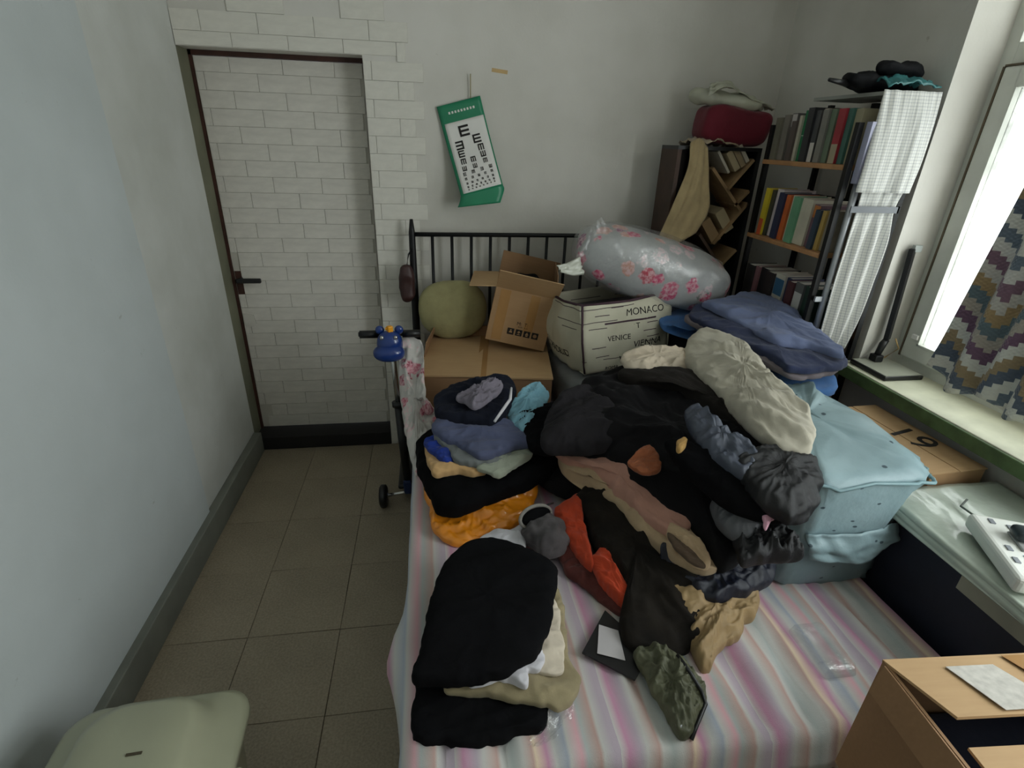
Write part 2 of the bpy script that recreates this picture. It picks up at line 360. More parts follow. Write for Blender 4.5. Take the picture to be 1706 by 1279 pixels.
def sheet(name, rows, mat, res=(40, 40), wr=.006, fs=10, ang=0.0, stretch=4.0, seed=1, th=.003, parent=None, sub=0):
    """cloth or paper surface through a net of control points, given rows of equal length"""
    R = np.array([[tuple(p) for p in r] for r in rows], float)
    def res1(A, m):
        n = len(A); t = np.linspace(0, n - 1, m); out = []
        for q in t:
            i = min(int(q), n - 2); f = q - i
            p1, p2 = A[i], A[i + 1]; p0 = A[i - 1] if i else 2 * p1 - p2; p3 = A[i + 2] if i + 2 < n else 2 * p2 - p1
            out.append(.5 * ((2 * p1) + (-p0 + p2) * f + (2 * p0 - 5 * p1 + 4 * p2 - p3) * f * f + (-p0 + 3 * p1 - 3 * p2 + p3) * f ** 3))
        return np.array(out)
    G = res1(np.array([res1(r, res[0]) for r in R]), res[1])
    du = np.gradient(G, axis=1); dv = np.gradient(G, axis=0); N = np.cross(du, dv); N /= np.linalg.norm(N, axis=2, keepdims=True) + 1e-9
    h, w = res[1], res[0]; V = []
    ca, sa = math.cos(ang), math.sin(ang)
    for i in range(h):
        for j in range(w):
            a, b = j / w, i / h; u, v = a * ca + b * sa, -a * sa + b * ca
            d = mnoise.noise(Vector((u * fs, v * fs / stretch, seed * 3.7))) + .4 * mnoise.noise(Vector((u * fs * 2.3, v * fs / stretch * 1.5, seed * 9.1)))
            V.append(tuple(G[i, j] + N[i, j] * d * wr))
    Fc = [(i * w + j, i * w + j + 1, (i + 1) * w + j + 1, (i + 1) * w + j) for i in range(h - 1) for j in range(w - 1)]
    me = bpy.data.meshes.new(name); me.from_pydata(V, [], Fc); o = link(name, me, mat, parent, True)
    if th:
        m = o.modifiers.new('thickness', 'SOLIDIFY'); m.thickness = th; m.offset = 0
    return o
def blob(name, center, rad, mat, ex=2.0, wr=.01, fs=6, seed=1, rot=(0, 0, 0), seg=(48, 32), parent=None, sq=None):
    """superellipsoid with noise: bundles, cushions, bags"""
    R = Matrix.Rotation(rot[2], 3, 'Z') @ Matrix.Rotation(rot[1], 3, 'Y') @ Matrix.Rotation(rot[0], 3, 'X'); c = Vector(center); V = []; Fc = []
    sg = lambda v, e: math.copysign(abs(v) ** e, v); e = 2 / ex
    w, h = seg
    for i in range(h + 1):
        th = -math.pi / 2 + math.pi * i / h
        for j in range(w):
            ph = 2 * math.pi * j / w
            p = Vector((sg(math.cos(th), e) * sg(math.cos(ph), e) * rad[0], sg(math.cos(th), e) * sg(math.sin(ph), e) * rad[1], sg(math.sin(th), e) * rad[2]))
            nn = Vector((p.x / rad[0] ** 2, p.y / rad[1] ** 2, p.z / rad[2] ** 2)).normalized()
            q = p * fs; d = (1 - 2.4 * abs(mnoise.noise(q + Vector((seed * 3.3, 0, 0))))) * .6 + mnoise.noise(q * 2.2 + Vector((0, seed * 5.1, 0))) * .4
            V.append(tuple(c + R @ (p + nn * d * wr)))
    for i in range(h):
        for j in range(w): Fc.append((i * w + j, i * w + (j + 1) % w, (i + 1) * w + (j + 1) % w, (i + 1) * w + j))
    me = bpy.data.meshes.new(name); me.from_pydata(V, [], Fc)
    bm = bmesh.new(); bm.from_mesh(me); bmesh.ops.remove_doubles(bm, verts=bm.verts, dist=1e-6); bmesh.ops.recalc_face_normals(bm, faces=bm.faces); bm.to_mesh(me); bm.free()
    return link(name, me, mat, parent, True)

# ------------------------------------------------------------------ the room
DW, DH, DY = 0.775, 2.03, 0.13       # door opening and depth of its reveal
floor = setp(bx('floor', -.15, XR + .2, YB, .3, -.06, -.004, MT['grout']), 'grey floor of square tiles with worn joints', kind='structure')
tm = MB().box(-.1656, .1656, -.1666, .1666, -.006, 0, .0012, seg=1); tme = bpy.data.meshes.new('floor_tile'); tm.bm.to_mesh(tme); tm.bm.free(); tme.materials.append(MT['tile'])
rnd = random.Random(4)
for i in range(9):
    for j in range(13):
        o = link('floor_tile', tme, None, floor); o.location = (.165 + .333 * i, -.165 - .335 * j, rnd.uniform(-.0012, .0006)); o.rotation_euler = (0, 0, rnd.uniform(-.006, .006))
bx('floor_tile', 0, DW, 0, .25, -.006, -.001, MT['tile'], floor)

wl = setp(bx('wall_left', -.15, 0, YB, 0.0, 0, ZC, MT['wall_l']), 'white plastered wall with scuffs', kind='structure')
bx('wall_sheet', 0, .012, YB, -.725, .12, ZC, MT['sheet'], wl, .002)
rv = MB()  # side of the doorway, its plaster edge broken and ragged
pts = [(0, .25, 0), (0, .25, ZC), (0, 0, ZC)]; k = 40
pts += [(0, .004 * mnoise.noise(Vector((0, 0, z * 9))) + .0, z) for z in np.linspace(DH, 0, k)]
rv.prism([(-.15, p[1], p[2]) for p in pts], (.15, 0, 0)); rv.done('door_reveal', MT['reveal'], wl)
wb = MB().box(DW, XR + .2, 0, .25, 0, ZC).box(-.0, DW, 0, .25, DH, ZC).done('wall_back', MT['wall'])
setp(wb, 'off-white plastered wall behind the bed', kind='structure')
wr_ = MB().box(XR, XR + .22, WY0, .25, 0, ZC).box(XR, XR + .22, YB, WY1, 0, ZC).box(XR, XR + .22, WY1, WY0, 0, WZ0 - .03).box(XR, XR + .22, WY1, WY0, WZ1, ZC).done('wall_right', MT['wall'])
setp(wr_, 'grey-white plastered wall around the window', kind='structure')
setp(bx('wall_front', -.15, XR + .22, YB - .15, YB, 0, ZC, MT['wall']), 'plain plastered wall opposite the door', kind='structure')
setp(bx('ceiling', -.15, XR + .22, YB, .25, ZC, ZC + .1, MT['ceil']), 'white painted ceiling', kind='structure')
setp(bx('baseboard_left', 0, .042, YB, -.01, 0, .125, MT['skirt'], None, .004), 'grey painted skirting band along the left wall', kind='structure')

# white foam brick stickers round the doorway
fb = MB().box(-.5, .5, -.006, 0, -.5, .5); bme = bpy.data.meshes.new('foam_brick')
bmesh.ops.bevel(fb.bm, geom=[e for e in fb.bm.edges], offset=.0035, segments=1, affect='EDGES')
fb.bm.to_mesh(bme); fb.bm.free(); bme.materials.append(MT['foam'])
BH, BL = .0765, .232
def brick(parent, x0, x1, z0, z1, y, me, r):
    o = link('foam_brick', me, None, parent)
    o.location = ((x0 + x1) / 2, y + r.uniform(-.001, .0015), (z0 + z1) / 2); o.scale = (x1 - x0 - .0012, 1, z1 - z0 - .0010); return o
r = random.Random(9)
for k in range(29):
    z0 = .02 + BH * k; z1 = z0 + BH
    edge = 1.02 + (.035 if k % 2 else -.02) - max(0, z0 - 1.95) * .55
    off = (k % 2) * BL / 2
    x = -BL * 2 + off
    while x < 1.1:
        a, b = x, x + BL; x += BL; zb = z0
        if z1 < DH + .03: a = max(a, DW + .002)
        elif z0 < DH + .002 and a < DW: zb = DH + .002
        a = max(a, .002); b = min(b, edge)
        if b - a < .03: continue
        if z0 > 2.12 and (a < .22 or (.40 < (a + b) / 2 < .66)): continue
        z0_, z0 = z0, zb
        brick(wb, a, b, z0, z1, -.0005, bme, r); z0 = z0_

# ---- door
door = setp(bx('door_1', .012, DW - .012, DY, DY + .04, .085, DH - .022, MT['foam2']), 'white door clad in foam bricks with a black lever handle', kind='structure')
dme = bme.copy(); dme.materials.clear(); dme.materials.append(MT['foam_door'])
for k in range(26):
    z0 = .087 + BH * .972 * k; z1 = min(z0 + BH * .972, DH - .022)
    x = -BL + (k % 2) * BL / 2 + .05
    while x < DW:
        a, b = max(x, .016), min(x + BL, DW - .016); x += BL
        if b - a < .03: continue
        if 11 <= k <= 13 and a < .05: a = .05 + (.012 if k == 12 else 0)
        if k <= 1 and a < .05: a = .05 + .03 * k
        brick(door, a, b, z0, z1, DY, dme, r)
hd = MB().box(.03, .155, DY - .055, DY - .035, .975, 1.0, .006).box(.035, .055, DY - .05, DY, .978, .997, .004).done('door_handle', MT['blackp'], door)
hd['label'] = 'black lever handle'
bx('lock_plate', .017, .05, DY - .004, DY, .80, 1.03, MT['darkwood'], door)
MB().prism([(.02, DY - .012, .8), (.075, DY - .013, .79), (.082, DY - .013, .74), (.06, DY - .013, .72), (.02, DY - .012, .735)], (0, .004, 0)).done('peeling_foam', MT['foam_door'], door)
fr = setp(MB().box(0, .013, DY - .012, DY + .05, 0, DH).box(DW - .013, DW, DY - .012, DY + .05, 0, DH).box(0, DW, DY - .012, DY + .05, DH - .02, DH).done('trim_1', MT['darkwood']), 'dark red wooden frame around the white door', kind='structure')
setp(bx('trim_2', .0, DW, -.004, DY + .06, 0, .082, MT['thresh'], None, .004), 'black threshold board below the door', kind='structure')
# ---- window
win = setp(MB().box(WX, WX + .05, WY0 - .045, WY0, WZ0, WZ1).box(WX, WX + .05, WY1, WY1 + .045, WZ0, WZ1).box(WX + .001, WX + .049, WY1 + .045, WY0 - .045, WZ0, WZ0 + .05).box(WX + .001, WX + .049, WY1 + .045, WY0 - .045, WZ1 - .04, WZ1).box(WX + .001, WX + .049, WY1 + .045, WY0 - .045, 1.975, 2.05).box(WX + .002, WX + .048, -2.01, -1.93, WZ0 + .05, WZ1 - .04).done('window_1', MT['upvc']), 'white plastic window with dirty glass above the painted sill', kind='structure')
def sash(y0, y1, z0, z1, gm):
    w = .065; s = MB(); X0, X1 = WX - .018, WX + .03
    s.box(X0, X1, y1, y1 + w, z0, z1, .006).box(X0, X1, y0 - w, y0, z0, z1, .006).box(X0, X1, y1 + w * .8, y0 - w * .8, z0, z0 + w, .006).box(X0, X1, y1 + w * .8, y0 - w * .8, z1 - w, z1, .006)
    f = s.done('window_sash', MT['upvc'], win)
    g = MB()
    g.box(X0 - .001, X0 + .01, y0 - .001, y0 + .006, z0, z1).box(X0 - .001, X0 + .01, y1 - .006, y1 + .001, z0, z1).box(X0 - .001, X0 + .01, y1, y0, z1, z1 + .006); g.done('gasket', MT['gasket'], f)
    b = MB(); q = .006
    b.box(X0 - .006, X0 + .012, y0 - w - q, y0 - w, z0 + w, z1 - w).box(X0 - .006, X0 + .012, y1 + w, y1 + w + q, z0 + w, z1 - w).box(X0 - .006, X0 + .012, y1 + w, y0 - w, z0 + w, z0 + w + q); b.done('glazing_bead', MT['upvc'], f)
    bx('glass_pane', WX + .004, WX + .008, y1 + w, y0 - w, z0 + w, z1 - w, gm, f)
sash(WY0 - .042, -1.935, WZ0 + .045, 1.98, MT['glass']); sash(-2.005, WY1 + .042, WZ0 + .045, 1.98, MT['glass_clear'])  # unseen second sash glazed clear to pass more daylight
for a, b in ((WY0 - .035, -1.94), (-2.0, WY1 + .035)):
    bx('transom_pane', WX + .01, WX + .014, b, a, 2.05, WZ1 - .04, MT['glass'] if a > -1.5 else MT['glass_clear'], win)
sl = bx('window_sill', 2.755, WX + .058, WY1 - .02, WY0 + .03, WZ0 - .035, WZ0, MT['sill'], win, .003)
bx('sill_edge', 2.746, 2.757, WY1 - .02, WY0 + .03, WZ0 - .052, WZ0 - .004, MT['green'], sl, .003)
lt = bx('window_latch', WX - .03, WX - .018, -1.105, -1.075, 1.03, 1.05, MT['white'], win, .003)

# ------------------------------------------------------------------ on the back wall
ch = empty('eye_chart', (1.26, -.01, 1.40), label='green and white eye test chart hanging tilted on the wall', cat='chart')
# local frame of the chart: u to the right along the top edge, w down the sheet; the foot curls off the wall
c0 = Vector((1.10, -.012, 1.835)); c1 = Vector((1.305, -.012, 1.89)); u = (c1 - c0); d0 = Vector((.105, 0, -.385)); CO = Vector(ch.location)
def cpt(a, b, lift=0.0):
    y = -.012 - .10 * b * b - lift
    return Vector((c0.x + u.x * a + d0.x * b, y, c0.z + u.z * a + d0.z * b)) - CO
def cgrid(a0, a1, b0, b1, lift, na=8, nb=16): return [[cpt(a0 + (a1 - a0) * i / na, b0 + (b1 - b0) * j / nb, lift) for i in range(na + 1)] for j in range(nb + 1)]
sheet('backing_sheet', cgrid(0, 1, 0, 1, 0), MT['green_chart'], (12, 20), 0, th=.002, parent=ch)
sheet('white_panel', cgrid(.07, .97, .2, .985, .0025), MT['white'], (12, 20), 0, th=.001, parent=ch)
bt = [[cpt(0, 1.0, 0), cpt(1, 1.0, 0)], [cpt(-.06, 1.06, -.012), cpt(1.0, 1.06, -.01)], [cpt(-.14, 1.12, -.03), cpt(.84, 1.19, -.03)]]
sheet('bottom_roll', bt, MT['green_chart'], (8, 12), 0, th=.002, parent=ch)
def letter_e(a, b, sz, rot, nm='letter_e'):
    m = MB(); sa = sz / u.length; sb = sz / d0.length
    for (x0, x1, y0, y1) in ((-.5, -.3, -.5, .5), (-.3, .5, -.5, -.3), (-.3, .5, -.1, .1), (-.3, .5, .3, .5)):
        q = []
        for x, y in ((x0, y0), (x1, y0), (x1, y1), (x0, y1)):
            for _ in range(rot): x, y = -y, x
            q.append(cpt(a + x * sa, b + y * sb, .0042))
        m.quad(q, .0008)
    return m.done(nm, MT['ink'], ch)
letter_e(.46, .315, .048, 0); letter_e(.28, .46, .038, 2); letter_e(.70, .43, .038, 0)
letter_e(.27, .555, .03, 0); letter_e(.74, .53, .028, 1); letter_e(.27, .64, .025, 1); letter_e(.75, .61, .025, 3); letter_e(.50, .64, .024, 1)
letter_e(.25, .72, .021, 3); letter_e(.50, .715, .02, 3); letter_e(.76, .685, .02, 1)
for bi, (b, cnt, sz) in enumerate(((.78, 4, .015), (.835, 5, .011), (.885, 6, .009), (.925, 7, .008), (.955, 8, .006))):
    for i in range(cnt): letter_e(.22 + .62 * i / (cnt - 1), b - .02 * (i / (cnt - 1)), sz, (i + bi) % 4)
for i in range(9):
    a = .24 + .56 * i / 8; MB().quad([cpt(a - .02, .11, .002), cpt(a + .02, .11, .002), cpt(a + .02, .11 - .026, .002), cpt(a - .02, .11 - .026, .002)], .0006).done('header_letter', MT['white'], ch)
tb('hanging_string', [cpt(.78, 0, .002), cpt(.83, -.10, .001), cpt(.9, -.24, .001)], .0028, plain('beige_string', (170, 160, 130), .8), ch, 8)
bx('tape_strip', 1.36, 1.435, -.0015, 0, -.008, .008, plain('yellowed_tape', (190, 160, 110), .5), None, 0, Matrix.Translation((0, 0, 1.995)) @ Matrix.Translation((1.4, 0, 0)) @ Matrix.Rotation(.1, 4, 'Y') @ Matrix.Translation((-1.4, 0, 0)))
setp(bpy.data.objects['tape_strip'], 'short yellowed strip of tape stuck above the eye chart', 'tape')

# ------------------------------------------------------------------ bed
BX0, BX1, BZ = .965, 2.345, .50
bed = empty('bed', (1.65, -1.1, 0), label='black metal bed with an open-barred headboard under the clothes', cat='bed')
Bo = Vector(bed.location); L = lambda p: Vector(p) - Bo
HY = -.085
for x in (BX0 - .005, BX1):
    tb('post', [L((x, HY, 0)), L((x, HY, .9)), L((x, HY, 1.27)), L((x, HY, 1.335))], [.02, .02, .016, .008], MT['black'], bed)
tb('headboard_rail', [L((BX0, HY, 1.262)), L((BX1, HY, 1.262))], .011, MT['black'], bed)
tb('headboard_rail', [L((BX0, HY, .56)), L((BX1, HY, .56))], .011, MT['black'], bed)
for i in range(13): x = 1.06 + .0985 * i; tb('bar', [L((x, HY, .56)), L((x, HY, 1.262))], .008, MT['black'], bed, 8)
for x in (BX0 + .02, BX1 - .02): bx('side_rail', x - .015 - Bo.x, x + .015 - Bo.x, HY - Bo.y, -2.14 - Bo.y, .24, .30, MT['black'], bed)
for x in (BX0 + .02, BX1 - .02): tb('leg', [L((x, -2.12, 0)), L((x, -2.12, .3))], .018, MT['black'], bed)
bx('slat_base', BX0 + .03 - Bo.x, BX1 - .03 - Bo.x, -2.13 - Bo.y, HY - .01 - Bo.y, .26, .30, MT['darkwood'], bed)
setp(bx("mattress", BX0 + .01, BX1 - .01, -2.14, -.10, .301, .456, plain('mattress_ticking', (120, 96, 88), .9, bump=.2), None, .03), 'mattress under the pink striped sheet', 'mattress')
# sheet: one surface over top, foot and sides
ys = np.linspace(-.11, -2.17, 60); xs = np.linspace(BX0 + .0, BX1, 64); V = []; nx = 64 + 8
def top_z(x, y):
    a = mnoise.noise(Vector((x * 19 + 2 * mnoise.noise(Vector((x * 3, y * 2, 3))), y * 2.2, 1.0))); b = mnoise.noise(Vector((x * 11, y * 3, 7.0)))
    k = max(0.0, min(1.0, (-1.55 - y) / .35)); return .489 + .020 * k * (1 - 2.0 * abs(a)) + .005 * b
cols = [(BX0 - .012 - .012 * (3 - i) / 3, .30 + .056 * i, 'l') for i in range(4)] + [(x, None, 't') for x in xs] + [(BX1 + .012 + .004 * i, .46 - .05 * i, 'r') for i in range(4)]
rows = [(y, None) for y in ys] + [(-2.185 - .006 * i, .482 - .022 * i) for i in range(5)]
for (y, fz) in rows:
    for (x, sz, kd) in cols:
        z = top_z(x, y) if sz is None else sz
        xx, yy = x, y
        if kd == 'l':
            bl = math.exp(-((y + 1.83) / .09) ** 2) * .05 * (1 - abs(z - .42) * 5) ; xx -= max(0, bl) + .008 * mnoise.noise(Vector((0, y * 8, 1)))
        if fz is not None:
            z = min(z, fz); yy = y + .012 * mnoise.noise(Vector((x * 30, 0, 2)))
            if fz < .41: z += .012 * mnoise.noise(Vector((x * 60, 3, 0)))
        V.append((xx, yy, z))
Fc = [(i * nx + j, i * nx + j + 1, (i + 1) * nx + j + 1, (i + 1) * nx + j) for i in range(len(rows) - 1) for j in range(nx - 1)]
me = bpy.data.meshes.new('bed_sheet'); me.from_pydata(V, [], Fc); bs = link('bed_sheet', me, MT['stripe'], None, True)
m_ = bs.modifiers.new('thickness', 'SOLIDIFY'); m_.thickness = .004; m_.offset = -1
setp(bs, 'rumpled pink, white and grey striped sheet spread over the bed', 'bed sheet')

fl = lump('floral_quilt', [(668, 566, .84), (702, 572, .83), (707, 630, .75), (712, 682, .66), (730, 690, .61), (724, 725, .56), (702, 772, .53), (692, 790, .505), (680, 745, .54), (670, 690, .60), (664, 620, .74)], MT['floral'], .025, .03, 3, .012, 14, 1.4, 2, 3,
          label='white floral quilt edge hanging between scooter and cardboard box', cat='quilt')

# ------------------------------------------------------------------ scooter beside the bed
sc = empty('kick_scooter', (.87, -.58, 0), label='kick scooter with a blue animal head on its handlebar, beside the bed', cat='scooter'); So = Vector(sc.location); L = lambda p: Vector(p) - So
hb = Vector((.855, -.50, .885)); st = Vector((.895, -.565, .10))
tb('stem_upper', [L(st + (hb - st) * .5), L(hb)], .013, MT['chrome'], sc)
tb('stem_lower', [L(st), L(st + (hb - st) * .56)], .021, MT['blackp'], sc)
tb('clamp', [L(st + (hb - st) * .545), L(st + (hb - st) * .575)], .03, MT['blackp'], sc)
tb('handlebar', [L(hb + Vector((-.14, 0, 0))), L(hb + Vector((.135, 0, 0)))], .011, MT['blackp'], sc)
for s_ in (-1, 1): tb('grip', [L(hb + Vector((s_ * .055, 0, 0))), L(hb + Vector((s_ * .135, 0, 0)))], .018, MT['blackp'], sc)
hd_ = blob('animal_head', L(hb + Vector((0, -.05, -.03))), (.058, .05, .062), MT['bluep'], 2.2, .0, parent=sc, seg=(32, 24))
hd_['label'] = 'glossy blue plastic animal head'
blob('snout', L(hb + Vector((-.004, -.075, -.062))), (.07, .05, .04), MT['bluep'], 2.2, 0, parent=hd_, seg=(28, 20))
for s_ in (-1, 1): blob('ear', L(hb + Vector((s_ * .042, -.03, .03))), (.02, .014, .02), MT['bluep'], 2, 0, parent=hd_, seg=(16, 12))
for s_ in (-1, 1): blob('eye', L(hb + Vector((s_ * .03, -.085, .012))), (.009, .008, .010), MT['chrome'], 2, 0, parent=hd_, seg=(16, 12))
MB().box(-.012, .012, -.012, .012, 0, .03, .004, Matrix.Translation(L(hb + Vector((.004, -.05, .025)))) @ Matrix.Rotation(.5, 4, 'Z')).box(-.02, .008, -.006, .006, .012, .024, .003, Matrix.Translation(L(hb + Vector((.004, -.05, .025))))).done('tuft', MT['yellowp'], hd_)
tb('axle', [L((.775, -.60, .058)), L((.985, -.56, .058))], .009, MT['chrome'], sc)
for wx, wy in ((.775, -.60), (.985, -.56)):
    w = tb('wheel', [L((wx - .02, wy, .058)), L((wx - .012, wy, .058)), L((wx + .012, wy, .058)), L((wx + .02, wy, .058))], [.045, .058, .058, .045], MT['blackp'], sc, 28)
    tb('hub', [L((wx - .023, wy, .058)), L((wx + .023, wy, .058))], .018, MT['chrome'], w, 16)
bx('fork_block', .875 - So.x, .915 - So.x, -.59 - So.y, -.545 - So.y, .05, .13, plain('dark_blue_plastic', (24, 44, 84), .4), sc, .008)
bx('deck', .845 - So.x, .945 - So.x, -.56 - So.y, -.12 - So.y, .062, .085, MT['blackp'], sc, .01)
tb('wheel', [L((.88, -.13, .045)), L((.91, -.13, .045))], .045, MT['blackp'], sc, 24)

# pouch on the bed post
pc = empty('hanging_pouch', (.925, -.12, .93), label='dark maroon pouch hanging from the left bed post', cat='pouch')
blob('pouch_body', (0, -.005, .09), (.036, .03, .095), plain('maroon_leather', (58, 34, 32), .5, var=.25, bump=.2), 2.6, .01, 12, parent=pc)
tb('strap', [(0, 0, .17), (.015, 0, .24), (.03, 0.02, .26)], .004, MT['blackp'], pc, 8)

# ------------------------------------------------------------------ cardboard boxes
def open_box(name, w, d, h, th, mat, parent, flaps, fmat=None, inner=None):
    """carton with walls, floor and hinged flaps; origin at the middle of its base. flaps: side -> (length, angle from upright outward)"""
    a, b = w / 2, d / 2
    MB().box(-a, a, -b, b, 0, th).done('box_bottom', mat, parent)
    bx('box_side', -a, a, -b, -b + th, th, h, mat, parent); bx('box_side', -a, a, b - th, b, th, h, mat, parent)
    bx('box_side', -a, -a + th, -b + th, b - th, th, h, mat, parent); bx('box_side', a - th, a, -b + th, b - th, th, h, mat, parent)
    for sd, (ln, an) in flaps.items():
        ca, sa = math.cos(an), math.sin(an)
        if sd == 'front': p = [(-a, -b, h), (a, -b, h), (a, -b - ln * sa, h + ln * ca), (-a, -b - ln * sa, h + ln * ca)]
        if sd == 'back': p = [(a, b, h), (-a, b, h), (-a, b + ln * sa, h + ln * ca), (a, b + ln * sa, h + ln * ca)]
        if sd == 'left': p = [(-a, b, h), (-a, -b, h), (-a - ln * sa, -b, h + ln * ca), (-a - ln * sa, b, h + ln * ca)]
        if sd == 'right': p = [(a, -b, h), (a, b, h), (a + ln * sa, b, h + ln * ca), (a + ln * sa, -b, h + ln * ca)]
        MB().quad(p, th * .8).done('flap', (fmat or {}).get(sd, mat), parent)

# low carton at the head of the bed, its lid flaps taped shut
cb = empty('cardboard_carton', (1.31, -.405, .502), -.13, 'low kraft carton with taped lid under the open box', 'box')
W2, D2, H2 = .305, .27, .222
bx('carton_body', -W2, W2, -D2, D2, 0, H2, MT['card_d'], cb, .003)
for a, b in ((-W2 - .004, -.02), (-.016, W2 + .004)):
    f_ = MB().quad([(a, -D2 - .004, H2 + .010), (b, -D2 - .004, H2 + (.016 if a < -.1 else .010)), (b, D2, H2 + .012), (a, D2, H2 + .010)], .008).done('lid_flap', MT['card_l'], cb)
bx('tape_strip', -.04, .005, -D2 - .006, D2, H2 + .0125, H2 + .0135, MT['tape'], cb); bx('tape_strip', -.04, .005, -D2 - .006, -D2 - .004, H2 - .09, H2 + .0125, MT['tape'], cb)
MB().quad([(-W2 + .05, D2 - .01, H2 + .01), (W2 * .2, D2 - .01, H2 + .01), (W2 * .2, D2 - .015, H2 + .07), (-W2 + .03, D2 - .012, H2 + .075)], .005).done('rear_flap', MT['card_d'], cb)
MB().quad([(-W2 - .001, D2, H2), (-W2 - .001, -D2 * .2, H2), (-W2 + .01, -D2 * .15, H2 + .08), (-W2 + .03, D2, H2 + .09)], .005).done('side_flap', MT['card_d'], cb)

ub = empty('open_cardboard_box', Vector((1.472, -.255, .777)), 0, 'open kraft box with four printed handling symbols, flaps spread', 'box', rot=(math.radians(2), math.radians(11), math.radians(-9)))
open_box('b', .30, .26, .275, .005, MT['card'], ub, {'front': (.14, math.radians(42)), 'left': (.13, math.radians(102)), 'back': (.12, math.radians(-4)), 'right': (.12, math.radians(-12))}, {'front': MT['card_l'], 'left': MT['card_l'], 'back': MT['card_d'], 'right': MT['card_d']})
bx('tape_strip', -.125, -.075, -.1312, -.1302, .01, .27, MT['tape'], ub); bx('tape_strip', .025, .07, -.1312, -.1302, .08, .27, MT['tape'], ub)
FM = Matrix.Rotation(math.radians(90), 4, 'X')
for i in range(4):
    x = -.035 + .041 * i
    sy = bx('handling_symbol', x - .0165, x + .0165, -.1315, -.1303, .052, .085, MT['ink'], ub, .0)
    if i == 0: MB().prism([(x - .008, -.132, .062), (x + .008, -.132, .062), (x + .006, -.132, .07), (x - .006, -.132, .07)], (0, .0007, 0)).prism([(x - .003, -.132, .072), (x + .003, -.132, .072), (x + .003, -.132, .079), (x - .003, -.132, .079)], (0, .0007, 0)).done('symbol_mark', MT['card'], sy)
    elif i == 1: MB().box(x - .008, x + .008, -.1322, -.1314, .058, .061).box(x - .0012, x + .0012, -.1322, -.1314, .061, .069).prism([(x - .009, -.132, .069), (x + .009, -.132, .069), (x, -.132, .08)], (0, .0007, 0)).done('symbol_mark', MT['card'], sy)
    elif i == 2: MB().prism([(x - .009, -.132, .066), (x + .009, -.132, .066), (x, -.132, .08)], (0, .0007, 0)).box(x - .006, x + .006, -.1322, -.1314, .058, .064).done('symbol_mark', MT['card'], sy)
    else: MB().prism([(x + .010 * math.cos(t), -.132, .0685 + .010 * math.sin(t)) for t in np.linspace(0, 2 * math.pi, 14)[:-1]], (0, .0007, 0)).done('symbol_mark', MT['card_d'], sy)
text_mesh('printed_line', 'M:  T:', .024, MT['ink'], ub, Matrix.Translation((.015, -.1312, .115)) @ FM)
text_mesh('printed_line', 'N.W.  K.G', .011, MT['ink'], ub, Matrix.Translation((.02, -.1312, .098)) @ FM)
blob('black_garment', tuple(ub.matrix_basis @ Vector((-.02, .02, .255))), (.10, .085, .06), cloth('black_knit', (14, 14, 17), sheen=0), 2.2, .02, 14, 4); setp(bpy.data.objects['black_garment'], 'black crumpled garment stuffed in the open kraft box', 'clothes')

cu = setp(blob('round_cushion', (1.155, -.158, .893), (.175, .05, .155), cloth('olive_yellow_velour', (156, 150, 108), rgb2=(168, 162, 118)), 2.4, .006, 5, 2), 'yellow-olive rounded cushion leaning on the headboard behind the boxes', 'cushion')

# cream fabric storage box with city names
sb = empty('fabric_storage_box', (1.90, -.50, .745), math.radians(13), 'cream fabric storage box printed with city names, lid open', 'storage box', rot=(math.radians(-5), math.radians(-3), math.radians(13)))
w, d, h = .225, .165, .315
def face(pts, nm, wr=.012, seed=1, res=(24, 24)): return sheet(nm, pts, MT['canvas'], res, wr, 5, .5, 2, seed, .006, sb)
face([[(-w, -d, h), (0, -d - .01, h - .006), (w + .01, -d, h + .01)], [(-w - .012, -d - .02, h * .5), (0, -d - .03, h * .5), (w, -d - .018, h * .5)], [(-w + .01, -d, 0), (0, -d - .008, 0), (w - .012, -d, 0)]], 'front_panel', .012, 3)
face([[(-w, d, h), (-w - .01, 0, h - .01), (-w, -d, h)], [(-w - .03, d, h * .5), (-w - .04, 0, h * .5), (-w - .012, -d - .02, h * .5)], [(-w + .01, d, 0), (-w, 0, 0), (-w + .01, -d, 0)]], 'side_panel', .012, 5)
face([[(w + .01, -d, h + .01), (w, 0, h), (w, d, h)], [(w, -d - .018, h * .5), (w + .02, 0, h * .5), (w, d, h * .5)], [(w - .012, -d, 0), (w, 0, 0), (w - .01, d, 0)]], 'side_panel', .008, 6)
face([[(w, d, h), (0, d, h), (-w, d, h)], [(w, d + .01, h * .5), (0, d + .01, h * .5), (-w - .03, d, h * .5)], [(w - .01, d, 0), (0, d, 0), (-w + .01, d, 0)]], 'rear_panel', .008, 7)
bx('base_panel', -w + .01, w - .012, -d, d, -.004, .004, MT['canvas'], sb)
tb('binding', [(-w - .002, -d - .003, h), (-w - .014, -d - .024, h * .5), (-w + .008, -d - .004, .004)], .005, MT['plum'], sb, 8)
tb('binding', [(-w, d, h), (-w - .01, 0, h - .006), (-w, -d, h + .002), (0, -d - .01, h - .002), (w + .01, -d, h + .013)], .006, MT['plum'], sb, 8)
bx('contents', -w + .01, w - .01, -d + .01, d - .01, .06, h - .06, cloth('dark_plum_cloth', (44, 32, 40)), sb, .02)
FMb = lambda x, z, y=-d - .034: Matrix.Translation((x, y, z)) @ Matrix.Rotation(math.radians(90), 4, 'X')
from mathutils.bvhtree import BVHTree
